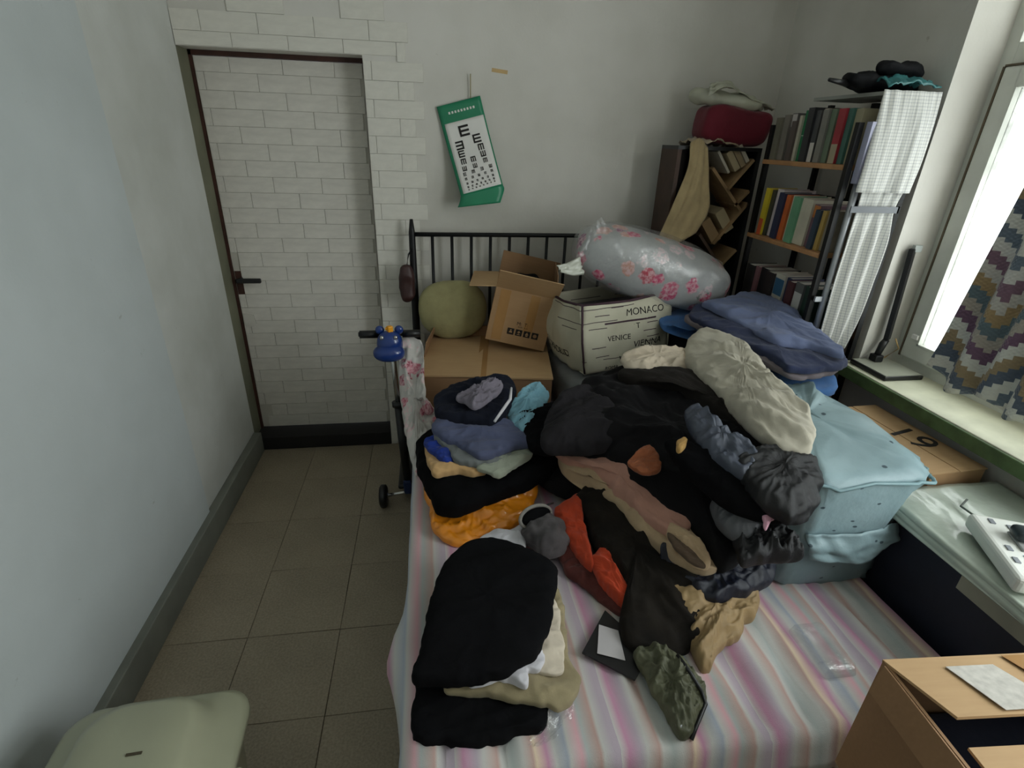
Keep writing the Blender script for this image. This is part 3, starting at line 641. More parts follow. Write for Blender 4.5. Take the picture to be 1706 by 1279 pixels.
def stick(o, panel, dr):
    pm = panel.data; bv = BVHTree.FromPolygons([v.co for v in pm.vertices], [p.vertices for p in pm.polygons]); dr = Vector(dr)
    for v in o.data.vertices:
        h_, n_, i_, d_ = bv.ray_cast(v.co - dr * .3, dr)
        if h_ is not None: v.co = h_ - dr * (.0042 if v.co.dot(dr) < o['mid'] else .002)
    del o['mid']
def stuck_text(t, s, mw, panel, dr):
    o = text_mesh('printed_name', t, s, MT['ink'], sb, mw, .0005); c_ = [v.co.dot(Vector(dr)) for v in o.data.vertices]; o['mid'] = (min(c_) + max(c_)) / 2; stick(o, panel, dr)
FP = [c for c in sb.children if c.name.startswith('front_panel')][0]; SP = [c for c in sb.children if c.name.startswith('side_panel')][0]
def city(t, x, z, s, y): stuck_text(t, s, FMb(x, z, y), FP, (0, 1, 0))
city('MONACO', .085, .262, .044, -d - .026); city('VENICE', -.055, .155, .034, -d - .036); city('VIENNA', .10, .112, .045, -d - .024); city('VIE', -.02, .05, .044, -d - .022); city('T', .04, .2, .034, -d - .034); city('ROMA', -.08, .012, .024, -d - .016)
stuck_text('MADRID', .05, Matrix.Translation((-w - .028, .03, .07)) @ Matrix.Rotation(math.radians(-90), 4, 'Z') @ Matrix.Rotation(math.radians(90), 4, 'X'), SP, (1, 0, 0))
def rule(nm, x0, x1, z0, z1):
    xs_ = np.linspace(x0, x1, 8); bm = bmesh.new(); vs = [[bm.verts.new((x, -.5 + k_ * .001, z)) for x in xs_ for z in (z0, z1)] for k_ in (0, 1)]
    for k_ in (0, 1):
        for i_ in range(7): bm.faces.new((vs[k_][2 * i_], vs[k_][2 * i_ + 2], vs[k_][2 * i_ + 3], vs[k_][2 * i_ + 1]))
    me = bpy.data.meshes.new(nm); bm.to_mesh(me); bm.free(); o = link(nm, me, MT['plum'], sb); o['mid'] = -.4995; stick(o, FP, (0, 1, 0))
rule('label_window', -.125, .14, .222, .230); rule('printed_rule', .02, .023, .02, .21)
for (x0, x1, z) in ((-.17, -.1, .262), (-.09, -.03, .292), (.09, .15, .205), (.07, .14, .17), (-.19, -.12, .12), (-.17, -.1, .075), (.09, .16, .14)): rule('printed_rule', x0, x1, z, z + .0035)
# grey bag the box stands on
setp(blob('grey_storage_bag', (1.885, -.46, .612), (.245, .25, .113), cloth('grey_nylon', (122, 124, 124), .7), 5, .012, 7, 6), 'grey fabric bag squeezed under the cream storage box', 'bag')

# floral quilt in a clear plastic bag
qd = empty('wrapped_quilt', (2.05, -.49, .985), 0, 'floral quilt rolled inside a clear plastic bag on the boxes', 'quilt')
RQ = (math.radians(10), math.radians(15), math.radians(-6)); qc = (.02, .0, .20)
blob('rolled_quilt', qc, (.37, .15, .135), MT['floral2'], 2.9, .014, 7, 3, RQ, parent=qd)
blob('plastic_wrap', qc, (.385, .162, .148), MT['clear'], 2.7, .014, 9, 8, RQ, (64, 40), qd)
sheet('plastic_neck', [[(-.30, -.04, .40), (-.26, -.05, .43)], [(-.32, -.05, .34), (-.22, -.06, .36)], [(-.36, -.06, .26), (-.2, -.08, .27)]], MT['clear'], (14, 14), .02, 9, 0, 1.5, 3, 0, qd)
sheet('plastic_tail', [[(-.36, -.10, .27), (-.34, -.13, .20)], [(-.42, -.13, .25), (-.40, -.15, .2)], [(-.47, -.14, .24), (-.45, -.16, .215)]], plain('cloudy_plastic', (186, 188, 176), .3), (12, 12), .015, 9, 0, 1.5, 4, .002, qd)
setp(blob('dark_bedding_bundle', (2.32, -.52, .70), (.165, .16, .20), cloth('near_black_quilt', (34, 32, 36)), 4, .02, 6, 5), 'near-black bedding bundle under the plastic-wrapped quilt', 'bedding')

# ------------------------------------------------------------------ bookcase by the window
bc = empty('bookcase', (2.67, -.72, 0), 0, 'black-framed open bookcase with wooden shelves beside the window', 'bookcase'); Ko = Vector(bc.location); L = lambda p: Vector(p) - Ko
KX0, KX1, KY0, KY1 = 2.54, 2.81, -.985, -.455
def kb(nm, x0, x1, y0, y1, z0, z1, mat, bev=0.0): return bx(nm, x0 - Ko.x, x1 - Ko.x, y0 - Ko.y, y1 - Ko.y, z0, z1, mat, bc, bev)
for x in (KX0, KX1 - .02):
    for y in (KY0, KY1 - .02): kb('post', x, x + .02, y, y + .02, 0, 1.80 if (x == KX0) else 1.885, MT['black'])
kb('post', KX1 - .025, KX1, -.74, -.715, 0, 1.88, MT['black'])
SH = (.30, .655, 1.005, 1.345, 1.662)
for z in SH: kb('shelf_board', KX0 - .004, KX1, KY0 + .021, KY1, z - .018, z, MT['board'], .002)
kb('top_board', KX0 + .06, KX1, KY0, -.62, 1.885, 1.897, plain('grey_top_board', (150, 152, 146), .6))
kb('cross_bar', KX1 - .018, KX1 - .006, KY0, KY1, 1.30 + .2, 1.325 + .2, MT['black'])
silver = tb('side_tube', [L((2.585, -1.0, .9)), L((2.585, -1.0, 1.60))], .012, MT['silver'], bc)
kb('cloth_clip', 2.565, 2.755, -1.03, -1.024, 1.505, 1.527, plain('grey_strap', (120, 124, 132), .5)); kb('side_bracket', 2.545, 2.60, -1.004, -.995, 1.165, 1.185, MT['silver'])

def book(name, y, z, th, hh, dp, rgb, lean, label, group, shx=KX0 + .012, band=None):
    o = empty(name, (shx, y, z), 0, label, 'book', group, rot=(lean, 0, 0)); mt = plain(name + '_cover', rgb, .5, var=.12, vs=12)
    # covers and spine wrap a block of pages
    MB().box(0, .002, -th, 0, 0, hh).box(.002, dp, -th, -th + .0018, 0, hh).box(.002, dp, -.0018, 0, 0, hh).done('cover', mt, o)
    bx('pages', .003, dp - .004, -th + .002, -.002, .003, hh - .003, MT['white'], o)
    if band: bx('spine_label', -.0006, 0, -th + .002, -.002, hh * band[0], hh * band[1], plain(name + '_label', band[2], .5), o)
    return o
def row(z, specs, y0, group, where, lean=-.02, tone=1.0):
    y = y0; kf = (y0 - KY0 - .03) / sum(q_[2] for q_ in specs)
    for i, (desc, rgb, th, hh, *bd) in enumerate(specs):
        th *= kf; book('book', y, z + .0006 + max(0, th * math.sin(lean)), th - .0015, hh, .15, rgb, lean, desc + ' book ' + where, group, KX0 + .012 + .01 * ((i * 7) % 3), bd[0] if bd else None); y -= th
row(SH[4], [('dull olive-grey', (116, 112, 98), .032, .165), ('grey-brown cloth', (128, 122, 114), .03, .175), ('slate grey', (104, 100, 98), .028, .18, (.72, .98, (196, 190, 188))), ('speckled brown', (92, 82, 78), .024, .15), ('pale cream thin', (196, 190, 172), .014, .17),
     ('bright green', (36, 122, 78), .034, .188, (.5, .52, (200, 210, 200))), ('black-spined', (48, 48, 52), .03, .195), ('dark grey with white foot', (76, 76, 78), .024, .185, (.0, .38, (214, 208, 200))), ('beige thin', (190, 180, 160), .018, .19), ('stone grey', (130, 128, 122), .026, .185), ('sage green', (108, 124, 104), .024, .185),
     ('pinkish grey', (176, 156, 152), .018, .185), ('red and white', (160, 48, 58), .03, .185, (.0, .36, (168, 158, 132))), ('teal', (66, 108, 98), .02, .185), ('tan', (160, 152, 126), .03, .183)], KY1 - .02, 'books on the upper shelf', 'on the upper bookcase shelf')
row(SH[3], [('yellow and red', (214, 192, 52), .026, .20, (.0, .35, (196, 84, 50))), ('dark olive thin', (66, 66, 54), .016, .195), ('pale pink', (206, 196, 198), .036, .20), ('navy', (44, 50, 80), .03, .19), ('orange-spined', (206, 104, 50), .022, .185), ('cream', (208, 204, 184), .026, .185), ('mint green', (104, 160, 126), .034, .183), ('broad off-white', (200, 194, 176), .05, .18),
     ('purple-brown with orange top', (118, 88, 100), .03, .165, (.7, .98, (190, 120, 60))), ('dark blue', (48, 66, 84), .022, .15), ('ochre thin', (190, 160, 90), .016, .15), ('grey-beige', (150, 142, 126), .034, .155)], KY1 - .045, 'books on the middle shelf', 'on the middle bookcase shelf', .05)
row(SH[2], [('charcoal', (50, 48, 48), .04, .2), ('dusky pink', (140, 100, 104), .02, .2), ('black wide', (38, 36, 40), .05, .2), ('brownish black', (46, 40, 40), .04, .2), ('white and blue', (196, 192, 180), .046, .205, (.55, .9, (50, 96, 130))), ('dark blue thin', (40, 48, 80), .024, .2), ('maroon', (80, 44, 48), .028, .195), ('grey with white label', (96, 98, 98), .036, .2, (.4, .8, (196, 196, 192))), ('bottle green', (40, 62, 52), .04, .195)], KY1 - .03, 'books on the lower shelf', 'on the lower bookcase shelf', .03)
fo = setp(bx('file_folder', 2.565, 2.585, -1.016, -.99, 0, .20, plain('lilac_plastic_file', (176, 178, 204), .4)), 'lilac plastic file upright at the bookcase end', 'file'); fo.location.z = 1.602
# gingham cloths over the bookcase end
g1 = sheet('gingham_cloth', [[(2.585 + .055 * i, -.93 if False else -1.0 + .0 * i, 1.90) for i in range(5)], [(2.578 + .056 * i, -1.012 - .01 * (i % 2), 1.80) for i in range(5)], [(2.572 + .056 * i, -1.02 - .012 * (i % 2), 1.68) for i in range(5)], [(2.566 + .055 * i, -1.022 - .015 * (i % 2), 1.575) for i in range(5)]], MT['gingham'], (44, 40), .007, 9, 0, 6, 2, .003)
setp(g1, 'upper white gingham cloth hung over the bookcase end', 'cloth')
rows_ = []
for z, x0, x1 in ((1.60, 2.60, 2.775), (1.515, 2.60, 2.755), (1.40, 2.592, 2.765), (1.25, 2.588, 2.76), (1.10, 2.59, 2.75), (.97, 2.595, 2.725)):
    rows_.append([(x0 + (x1 - x0) * i / 6, -1.012 + (.012 if i % 2 else -.012) * (0.3 if z > 1.5 else 1), z) for i in range(7)])
g2 = sheet('gingham_cloth', rows_, MT['gingham'], (56, 60), .006, 8, 0, 6, 7, .003); setp(g2, 'long gathered gingham cloth clipped below the upper one', 'cloth')
# odds and ends on top of the bookcase
t1 = empty('folded_umbrella', (2.62, -.83, 1.899), 0, 'black folded umbrella lying on top of the bookcase', 'umbrella')
blob('canopy', (.06, -.03, .03), (.17, .06, .028), cloth('black_nylon', (14, 15, 19), .7, 0), 2.4, .014, 16, 3, (0, .05, .25), parent=t1)
tb('handle', [(-.10, -.065, .024), (-.19, -.09, .03)], [.011, .006], MT['blackp'], t1, 10)
t2 = setp(sheet('teal_bag', [[(2.60, -1.0, 1.915), (2.69, -1.0, 1.925), (2.80, -1.0, 1.918)], [(2.60, -.93, 1.935), (2.69, -.93, 1.945), (2.80, -.93, 1.935)], [(2.62, -.87, 1.904), (2.69, -.86, 1.915), (2.80, -.86, 1.91)]], plain('teal_plastic', (60, 120, 122), .25), (24, 18), .014, 9, 0, 1.5, 5, .004), 'shiny teal plastic bag on the bookcase top edge', 'bag')
setp(blob('black_cloth_roll', (2.71, -.90, 1.972), (.10, .035, .026), cloth('black_nylon', (14, 15, 19)), 2.2, .012, 18, 9, (0, .05, .1)), 'small black cloth roll on top of the teal bag', 'cloth')

# ------------------------------------------------------------------ tree-shaped rack in the corner
tr = empty('zigzag_bookrack', (2.36, -.17, 0), 0, 'tall dark bookrack with slanted zigzag shelves in the corner', 'bookrack'); To = Vector(tr.location); TY0, TY1 = -.30, -.11
def slat(p0, p1, nm='slanted_shelf', mat=None, th=.014, y0=TY0, y1=TY1, par=tr):
    a, b = ay(*p0, y0), ay(*p1, y0); d = (b - a).normalized(); nn = Vector((-d.z, 0, d.x)) * th; off = Vector((0, y1 - y0, 0))
    return MB().prism([a - To, b - To, b + nn - To, a + nn - To], off).done(nm, mat or MT['wood'], par)
bx('side_panel', 2.20 - To.x, 2.22 - To.x, TY0 - To.y, TY1 - To.y, .505, 1.69, plain('dark_walnut', (70, 50, 40), .6, var=.3, vs=10), tr)
bx('side_panel', 2.60 - To.x, 2.62 - To.x, TY0 - To.y, TY1 - To.y, .505, 1.69, MT['blackp'], tr)
bx('back_panel', 2.22 - To.x, 2.60 - To.x, -.117 - To.y, -.111 - To.y, .52, 1.69, plain('dark_back_panel', (36, 30, 28), .7), tr)
bx('top_panel', 2.20 - To.x, 2.62 - To.x, TY0 - To.y, TY1 - To.y, 1.69, 1.706, MT['blackp'], tr)
bx('centre_post', 2.335 - To.x, 2.352 - To.x, -.15 - To.y, -.117 - To.y, .52, 1.69, MT['blackp'], tr)
slat((1186, 282), (1232, 352)); slat((1214, 318), (1258, 268)); slat((1190, 408), (1248, 340)); slat((1164, 392), (1202, 452), mat=plain('walnut_slat', (82, 62, 48), .6)); slat((1176, 470), (1228, 418)); slat((1225, 345), (1250, 320))
def rbook(cpx, ln, wd, ang, rgb, label):
    c = ay(*cpx, TY0 + .012); o = empty('rack_book', c, 0, label, 'book', 'books lying on the zigzag rack', rot=(0, ang, 0))
    bx('cover', -ln / 2, ln / 2, 0, .15, -wd / 2, wd / 2, plain('rack_book_cover', rgb, .6), o, .001); bx('pages', -ln / 2 - .0005, ln / 2 - .003, -.0006, .0, -wd / 2 + .003, wd / 2 - .003, plain('yellowed_pages', rgb, .8), o); return o
A1, A2 = math.radians(47), math.radians(57)
for p, ln, wd, rgb, lb in (((1222, 268), .10, .03, (176, 160, 128), 'tan book on the upper zigzag shelf, nearest the panel top'), ((1232, 262), .10, .026, (150, 130, 100), 'brown book leaning beside the tan one on the zigzag rack'), ((1240, 256), .09, .018, (186, 178, 160), 'cream book at the end of the upper zigzag shelf'), ((1206, 270), .12, .012, (196, 188, 172), 'thin white book slanting inside the zigzag rack top'), ((1207, 368), .12, .05, (176, 160, 128), 'thick tan book on the middle zigzag shelf'), ((1185, 385), .13, .05, (160, 132, 96), 'broad brown book beside the thick tan one in the rack'), ((1170, 440), .11, .055, (150, 130, 106), 'dull brown book low in the zigzag rack')):
    rbook(p, ln, wd, math.radians(52), rgb, lb)
# paper-brown cloth hanging over the rack
pcl = sheet('brown_drape', [[ay(1150, 238, -.32), ay(1166, 230, -.325), ay(1180, 246, -.325)], [ay(1144, 285, -.33), ay(1162, 290, -.335), ay(1180, 305, -.33)], [ay(1122, 340, -.335), ay(1150, 345, -.34), ay(1180, 352, -.335)], [ay(1097, 396, -.34), ay(1125, 405, -.34), ay(1160, 388, -.34)]], cloth('kraft_drape', (176, 156, 118)), (24, 30), .01, 7, .3, 3, 4, .004)
setp(pcl, 'beige kraft-coloured drape hanging down the left of the corner bookrack', 'drape')
setp(sheet('crumpled_paper', [[(2.27, -.31, 1.708), (2.38, -.30, 1.73), (2.54, -.29, 1.708)], [(2.26, -.22, 1.725), (2.40, -.22, 1.745), (2.54, -.21, 1.73)], [(2.28, -.12, 1.712), (2.40, -.12, 1.72), (2.52, -.12, 1.712)]], cloth('pale_brown_paper', (168, 152, 130)), (24, 18), .02, 9, 0, 1.3, 5, .003), 'crumpled pale brown paper on the corner bookrack top', 'paper')
setp(blob('maroon_bag', (2.49, -.21, 1.795), (.165, .085, .075), cloth('maroon_nylon', (104, 24, 40), .6), 5.0, .016, 8, 4, (0, .06, 0)), 'dark red bag on top of the corner bookrack', 'bag')
wp = empty('plastic_bundle', (2.48, -.18, 1.86), 0, 'loose bundle of whitish plastic sheeting above the dark red bag', 'plastic')
mp = plain('milky_plastic', (186, 186, 168), .35, var=.15, bump=.4, bs=30)
blob('roll', (-.02, .0, .045), (.18, .06, .035), mp, 2.3, .02, 11, 2, (0, .12, -.1), parent=wp)
sheet('loose_sheet', [[(-.14, -.05, .11), (-.05, -.02, .12), (.1, .0, .06), (.2, .0, .02)], [(-.16, -.09, .06), (-.06, -.09, .085), (.08, -.07, .05), (.2, -.05, .01)]], mp, (24, 12), .02, 7, 0, 1.5, 6, .002, wp)

# ------------------------------------------------------------------ desk, telephone and cartons under the sill
DZ = .775
dk = empty('desk', (2.6, -2.25, 0), 0, 'desk with brown edge and navy side toned dark for shade beside the bed', 'desk'); Do = Vector(dk.location)
def db(nm, x0, x1, y0, y1, z0, z1, mat, bev=0.0): return bx(nm, x0 - Do.x, x1 - Do.x, y0 - Do.y, y1 - Do.y, z0, z1, mat, dk, bev)
db('desk_top', 2.385, 2.80, -1.725, -2.80, DZ - .05, DZ - .011, MT['desk_edge'], .004)
db('side_panel', 2.40, 2.42, -1.74, -2.78, 0, DZ - .05, MT['navy_panel']); db('end_panel', 2.405, 2.79, -1.74, -1.76, 0, DZ - .05, MT['navy_panel']); db('end_panel', 2.405, 2.79, -2.76, -2.78, 0, DZ - .05, MT['navy_panel'])
db('paper_label', 2.396, 2.3995, -1.98, -2.3, DZ - .10, DZ - .052, plain('faded_label', (170, 168, 150), .7))
rows_ = []
for i in range(16):
    y = -1.69 - 1.12 * i / 15; wv = .012 * math.sin(i * 1.7)
    rows_.append([(2.36 + .004 * wv, y, DZ - .03), (2.368, y, DZ - .01), (2.39, y, DZ + .004), (2.5, y, DZ + .002 + .004 * math.sin(i)), (2.65, y, DZ + .003), (2.80, y, DZ + .002)])
tc = sheet('tablecloth', rows_, MT['pvc'], (70, 70), .006, 9, .4, 2, 3, .003); setp(tc, 'shiny grey-green plastic cloth covering the desk', 'tablecloth')
ph = az(1613, 853, .83); q = az(1690, 955, .83); uu = (q - ph); ang_ = math.atan2(uu.y, uu.x)
tl = empty('telephone', (ph.x, ph.y, DZ + .0125), ang_, 'white desk telephone with dark handset on the plastic tablecloth', 'telephone')
LT = uu.length
m_ = MB().box(0, LT + .02, 0, .19, 0, .045, .012, seg=3).done('phone_body', MT['device'], tl)
MB().box(.07, .145, .055, .18, .045, .052, .003).done('cradle', plain('cradle_plastic', (150, 152, 150), .4), tl)
MB().box(.072, .12, .05, .20, .052, .082, .012, seg=3).done('handset', plain('dark_handset', (40, 50, 54), .3), tl, True)
bx('display', .16, .20, .05, .13, .045, .0465, plain('blue_display', (92, 136, 150), .3), tl)
for i, (x, y) in enumerate(((.03, .04), (.045, .075), (.185, .025), (.14, .03), (.2, .15))): bx('key', x - .01, x + .01, y - .006, y + .006, .045, .048, plain('grey_key', (130, 134, 140), .5), tl, .001)
tb('cord', [(.01, .06, .02), (-.04, .05, .006), (-.09, .03, .004), (-.13, .06, .006)], .003, plain('grey_cord', (90, 96, 92), .5), tl, 8)
# carton with a hand-written number, on a plain carton below
n1 = empty('numbered_carton', (2.665, -1.445, .52), math.radians(3), 'kraft carton marked 19 in black below the window sill', 'box')
bx('carton_body', -.105, .105, -.22, .22, 0, .285, MT['card'], n1, .003)
for s_ in (-1, 1): bx('lid_flap', min(s_ * .002, s_ * .107), max(s_ * .002, s_ * .107), -.222, .222, .285, .289, MT['card_l'], n1)
text_mesh('number', '19', .15, MT['ink'], n1, Matrix.Translation((.025, -.02, .2905)) @ Matrix.Rotation(math.radians(-78), 4, 'Z'), .0005)
tb('ink_ring', [(-.055 + .018 * math.cos(t), .08 + .024 * math.sin(t), .2895) for t in np.linspace(0, 6.3, 22)], .0012, MT['ink'], n1, 6)
n2 = empty('plain_carton', (2.64, -1.40, 0), 0, 'brown carton standing on the floor under the numbered one', 'box')
bx('carton_body', -.14, .14, -.28, .28, 0, .515, MT['card_d'], n2, .003); bx('tape_strip', -.025, .025, -.281, .281, .515, .5162, MT['tape'], n2)

# ------------------------------------------------------------------ lamp on the sill, curtain
lm = empty('desk_lamp', (2.865, -1.105, WZ0 + .001), 0, 'slim black folding desk lamp standing on the window sill', 'lamp')
bx('lamp_base', -.085, .085, -.095, .095, 0, .018, MT['blackp'], lm, .004); bx('base_plate', -.08, .08, -.09, .09, .018, .020, plain('grey_base_plate', (156, 158, 144), .4), lm)
MB().box(-.018, .018, -.02, .02, .02, .05, .005).done('pivot_foot', MT['blackp'], lm).location = (.0, .06, 0)
a0, a1 = Vector((0, .06, .045)), Vector((.03, .07, .11)); a2 = ax(1521, 414, 2.885) - Vector(lm.location)
tb('lower_joint', [a0, a1 + Vector((-.01, 0, -.02)), a1], [.012, .014, .012], MT['blackp'], lm)
d_ = (a2 - a1); MM = Matrix.Translation(a1) @ d_.to_track_quat('Z', 'Y').to_matrix().to_4x4()
MB().box(-.016, .016, -.010, .010, 0, d_.length, .003, MM).done('lamp_arm', MT['blackp'], lm); MB().box(-.013, .013, -.008, .008, .002, .034, .002, Matrix.Translation(a2) @ Matrix.Rotation(math.radians(90), 4, 'Y')).done('lamp_head_tip', plain('pale_grey_plastic', (170, 176, 174), .4), lm)
tb('cable', [(.0, .06, .03), (.05, .07, .03), (.07, .04, .08), (.05, .05, .12)], .003, plain('tan_cable', (170, 140, 90), .5), lm, 8)
rows_ = []
zl = np.linspace(2.50, .99, 12)
for i, z in enumerate(zl):
    t = i / 11; y0 = -1.50 + .16 * t ** 1.2; y1 = -1.86
    rows_.append([(2.80 + (.028 if j % 2 else -.022) * (.5 + .5 * t), y0 + (y1 - y0) * j / 10, z + (.018 * math.sin(j * 1.9 + .5) - .035 * (j < 1) * -1 if i == 11 else 0)) for j in range(11)])
cu_ = sheet('zigzag_curtain', rows_, MT['zigzag'], (90, 70), .012, 6, 0, 4, 3, .006); setp(cu_, 'crocheted zigzag curtain in grey, plum and tan hanging at the window', 'curtain')
cr = empty('curtain_rod', (2.79, -2.0, 2.52), 0, 'white rod carrying the zigzag curtain above the window', 'rod')
tb('rod', [(0, 1.0, 0), (0, -1.0, 0)], .012, MT['upvc'], cr)
for y in (.95, -.95): tb('bracket', [(0, y, 0), (.04, y, 0)], .008, MT['upvc'], cr)

# ------------------------------------------------------------------ clothes heaped on the bed
BLK = cloth('black_cotton', (11, 11, 13), sheen=0, rgb2=(15, 15, 18), spec=.12); BLK2 = cloth('black_wool', (20, 19, 21), sheen=.04, spec=.15); CHAR = cloth('charcoal_fleece', (36, 34, 37), sheen=.03); NAVY = cloth('dark_navy_cloth', (24, 27, 40), sheen=.03)
SLATE = cloth('slate_blue_cloth', (84, 90, 118)); SHINY = cloth('black_shiny_nylon', (13, 14, 18), .45, 0, spec=.5, bump=.5); GREYN = cloth('grey_shiny_nylon', (74, 80, 94), .4, 0, spec=.5)
def garment(name, label, pts, mat, cat='clothes', group=None, **k): return lump(name, pts, mat, label=label, cat=cat, group=group, **k)

# -- folded stack nearest the viewer, on the left edge of the bed
garment('black_trousers', 'black folded trousers at the bottom of the front stack', [(702, 1090, .53), (690, 1160, .52), (692, 1232, .512), (740, 1241, .51), (822, 1244, .51), (862, 1224, .512), (908, 1216, .512), (911, 1172, .525), (880, 1080, .53), (790, 1060, .53)], BLK, 'trousers', puff=.022, thick=.012, n=6, wr=.005, seed=11)
garment('khaki_trousers', 'olive khaki trousers folded between black trousers and white shirt', [(742, 1150, .56), (800, 1160, .553), (900, 1176, .55), (935, 1182, .548), (966, 1160, .55), (964, 1128, .555), (946, 1090, .557), (938, 1010, .557), (915, 960, .557), (860, 1000, .56), (770, 1090, .56)], cloth('khaki_cotton', (150, 138, 108)), 'trousers', puff=.016, thick=.013, n=5, wr=.006, seed=12, ang=.2)
garment('cream_shirt', 'cream folded shirt showing at the right of the front stack', [(870, 1050, .585), (878, 1112, .58), (900, 1122, .578), (938, 1118, .577), (936, 1060, .58), (926, 1000, .585), (890, 980, .587), (850, 1000, .588)], cloth('cream_cotton', (208, 196, 178)), 'shirt', puff=.010, thick=.012, n=5, wr=.004, seed=13)
garment('white_shirt', 'white folded shirt peeping from under the top black trousers', [(785, 1140, .588), (830, 1134, .586), (866, 1143, .584), (880, 1142, .584), (879, 1120, .586), (900, 1116, .588), (903, 1085, .592), (840, 1060, .592), (780, 1100, .592)], cloth('white_cotton', (212, 210, 216)), 'shirt', puff=.010, thick=.012, n=5, wr=.004, seed=14, ang=.4)
garment('black_trousers', 'large black folded trousers on top of the front stack', [(765, 922, .615), (795, 906, .615), (835, 906, .618), (880, 922, .62), (922, 946, .62), (928, 970, .62), (922, 1010, .62), (914, 1056, .617), (895, 1092, .613), (860, 1118, .61), (815, 1136, .607), (765, 1142, .605), (690, 1141, .605), (694, 1108, .607), (706, 1050, .612), (722, 985, .615), (742, 945, .615)], BLK, 'trousers', puff=.04, thick=.02, n=4, wr=.007, fs=6, seed=15)

# white paper collar and grey rolled shoe bag above it
garment('white_cloth', 'white stiff cloth lying behind the large black trousers', [(800, 905, .53), (822, 885, .53), (850, 886, .53), (880, 862, .55), (905, 850, .56), (905, 860, .56), (880, 880, .55), (872, 925, .54), (850, 930, .53)], cloth('white_cotton', (212, 210, 216)), 'cloth', puff=.01, thick=.02, n=3, wr=.004, seed=17)
gr = empty('grey_pouch', az(905, 900, .53), math.radians(20), 'grey crumpled drawstring pouch with a pale open rim', 'pouch')
blob('pouch_body', (0, -.01, .03), (.062, .075, .045), cloth('mottled_grey_mesh', (86, 82, 84), var=.5), 2.4, .02, 18, 3, parent=gr)
tb('pouch_rim', [(-.06 + .0 * t, .03, .04) if False else (-.005 + .058 * math.cos(t), .045 + .03 * math.sin(t) * .6, .065 + .03 * math.sin(t)) for t in np.linspace(0, 2 * math.pi, 26)], .006, cloth('grey_white_trim', (150, 146, 140)), gr, 8)
blob('dark_mouth', (-.005, .046, .066), (.052, .022, .026), BLK, 2, .004, 10, 2, parent=gr)
tb('drawstring', [(.03, .06, .085), (.055, .055, .09), (.07, .06, .085)], .003, MT['blackp'], gr, 6)

# -- stack on the left, by the carton
garment('orange_bag', 'orange plastic clothes bag under the black pile on the left', [(708, 812, .53), (716, 850, .52), (724, 888, .51), (768, 909, .505), (815, 897, .507), (860, 878, .515), (888, 845, .53), (893, 805, .55), (840, 790, .55), (760, 790, .55)], MT['orange'], 'bag', puff=.03, thick=.03, n=3, wr=.018, fs=12, seed=21)
garment('black_coat', 'thick black folded coat on the orange plastic bag', [(698, 740, .62), (694, 770, .61), (706, 805, .60), (732, 850, .58), (770, 850, .585), (815, 832, .59), (870, 812, .60), (925, 785, .61), (945, 760, .62), (900, 725, .64), (800, 715, .65), (730, 720, .64)], BLK, 'coat', puff=.05, thick=.05, n=4, wr=.010, fs=7, seed=22, ang=-.3)
garment('tan_sweater', 'peach-tan sweater edge on the thick black coat', [(710, 748, .675), (716, 778, .665), (728, 792, .66), (760, 786, .66), (795, 790, .66), (812, 778, .665), (790, 740, .68), (740, 730, .68)], cloth('tan_knit', (198, 160, 112)), 'sweater', puff=.014, thick=.02, n=5, wr=.006, seed=23)
garment('blue_trousers', 'royal blue rolled trousers at the left of the stack', [(709, 734, .70), (714, 752, .69), (742, 772, .683), (756, 768, .683), (754, 752, .69), (728, 728, .70)], cloth('royal_blue_cloth', (34, 56, 138)), 'trousers', puff=.018, thick=.012, n=3, wr=.004, seed=24)
garment('grey_sweater', 'mid-grey folded sweater under the slate blue cloth', [(722, 728, .715), (742, 748, .705), (760, 768, .695), (800, 775, .69), (850, 765, .69), (840, 735, .705), (770, 715, .72)], cloth('mid_grey_knit', (118, 122, 122)), 'sweater', puff=.02, thick=.025, n=4, wr=.006, seed=25)
garment('sage_cloth', 'pale sage-grey cloth hanging from the left stack', [(795, 776, .685), (812, 786, .68), (832, 793, .675), (860, 775, .68), (887, 758, .69), (875, 742, .70), (840, 745, .70)], cloth('sage_grey_cloth', (158, 164, 148)), 'cloth', puff=.014, thick=.02, n=4, wr=.006, seed=26)
garment('slate_jumper', 'slate blue folded jumper across the left stack', [(722, 708, .745), (728, 728, .735), (760, 742, .725), (790, 760, .72), (815, 762, .718), (850, 748, .722), (886, 738, .725), (860, 712, .74), (820, 695, .755), (760, 692, .76)], SLATE, 'jumper', puff=.025, thick=.025, n=3.5, wr=.006, seed=27, ang=.1)
garment('navy_tracksuit', 'dark navy tracksuit with white stripe on the left stack', [(726, 668, .79), (724, 690, .78), (750, 702, .77), (800, 708, .765), (832, 702, .77), (856, 672, .785), (858, 645, .80), (835, 632, .81), (790, 640, .81), (750, 652, .80)], NAVY, 'clothes', puff=.04, thick=.04, n=3, wr=.014, fs=12, seed=28)
stp = tb('white_stripe', [az(852, 646, .845) , az(850, 665, .835), az(838, 682, .822), az(824, 702, .80)], [.004, .006, .006, .005], cloth('white_cotton', (212, 210, 216)), bpy.data.objects['navy_tracksuit'], 8)
garment('grey_scarf', 'crumpled lilac-grey scarf on the navy tracksuit', [(758, 664, .835), (775, 672, .83), (790, 682, .825), (815, 668, .835), (836, 650, .84), (832, 637, .85), (808, 640, .85), (780, 652, .84)], cloth('lilac_grey_cloth', (122, 116, 128), .7), 'scarf', puff=.025, thick=.02, n=2.5, wr=.014, fs=22, seed=29, ang=.6)
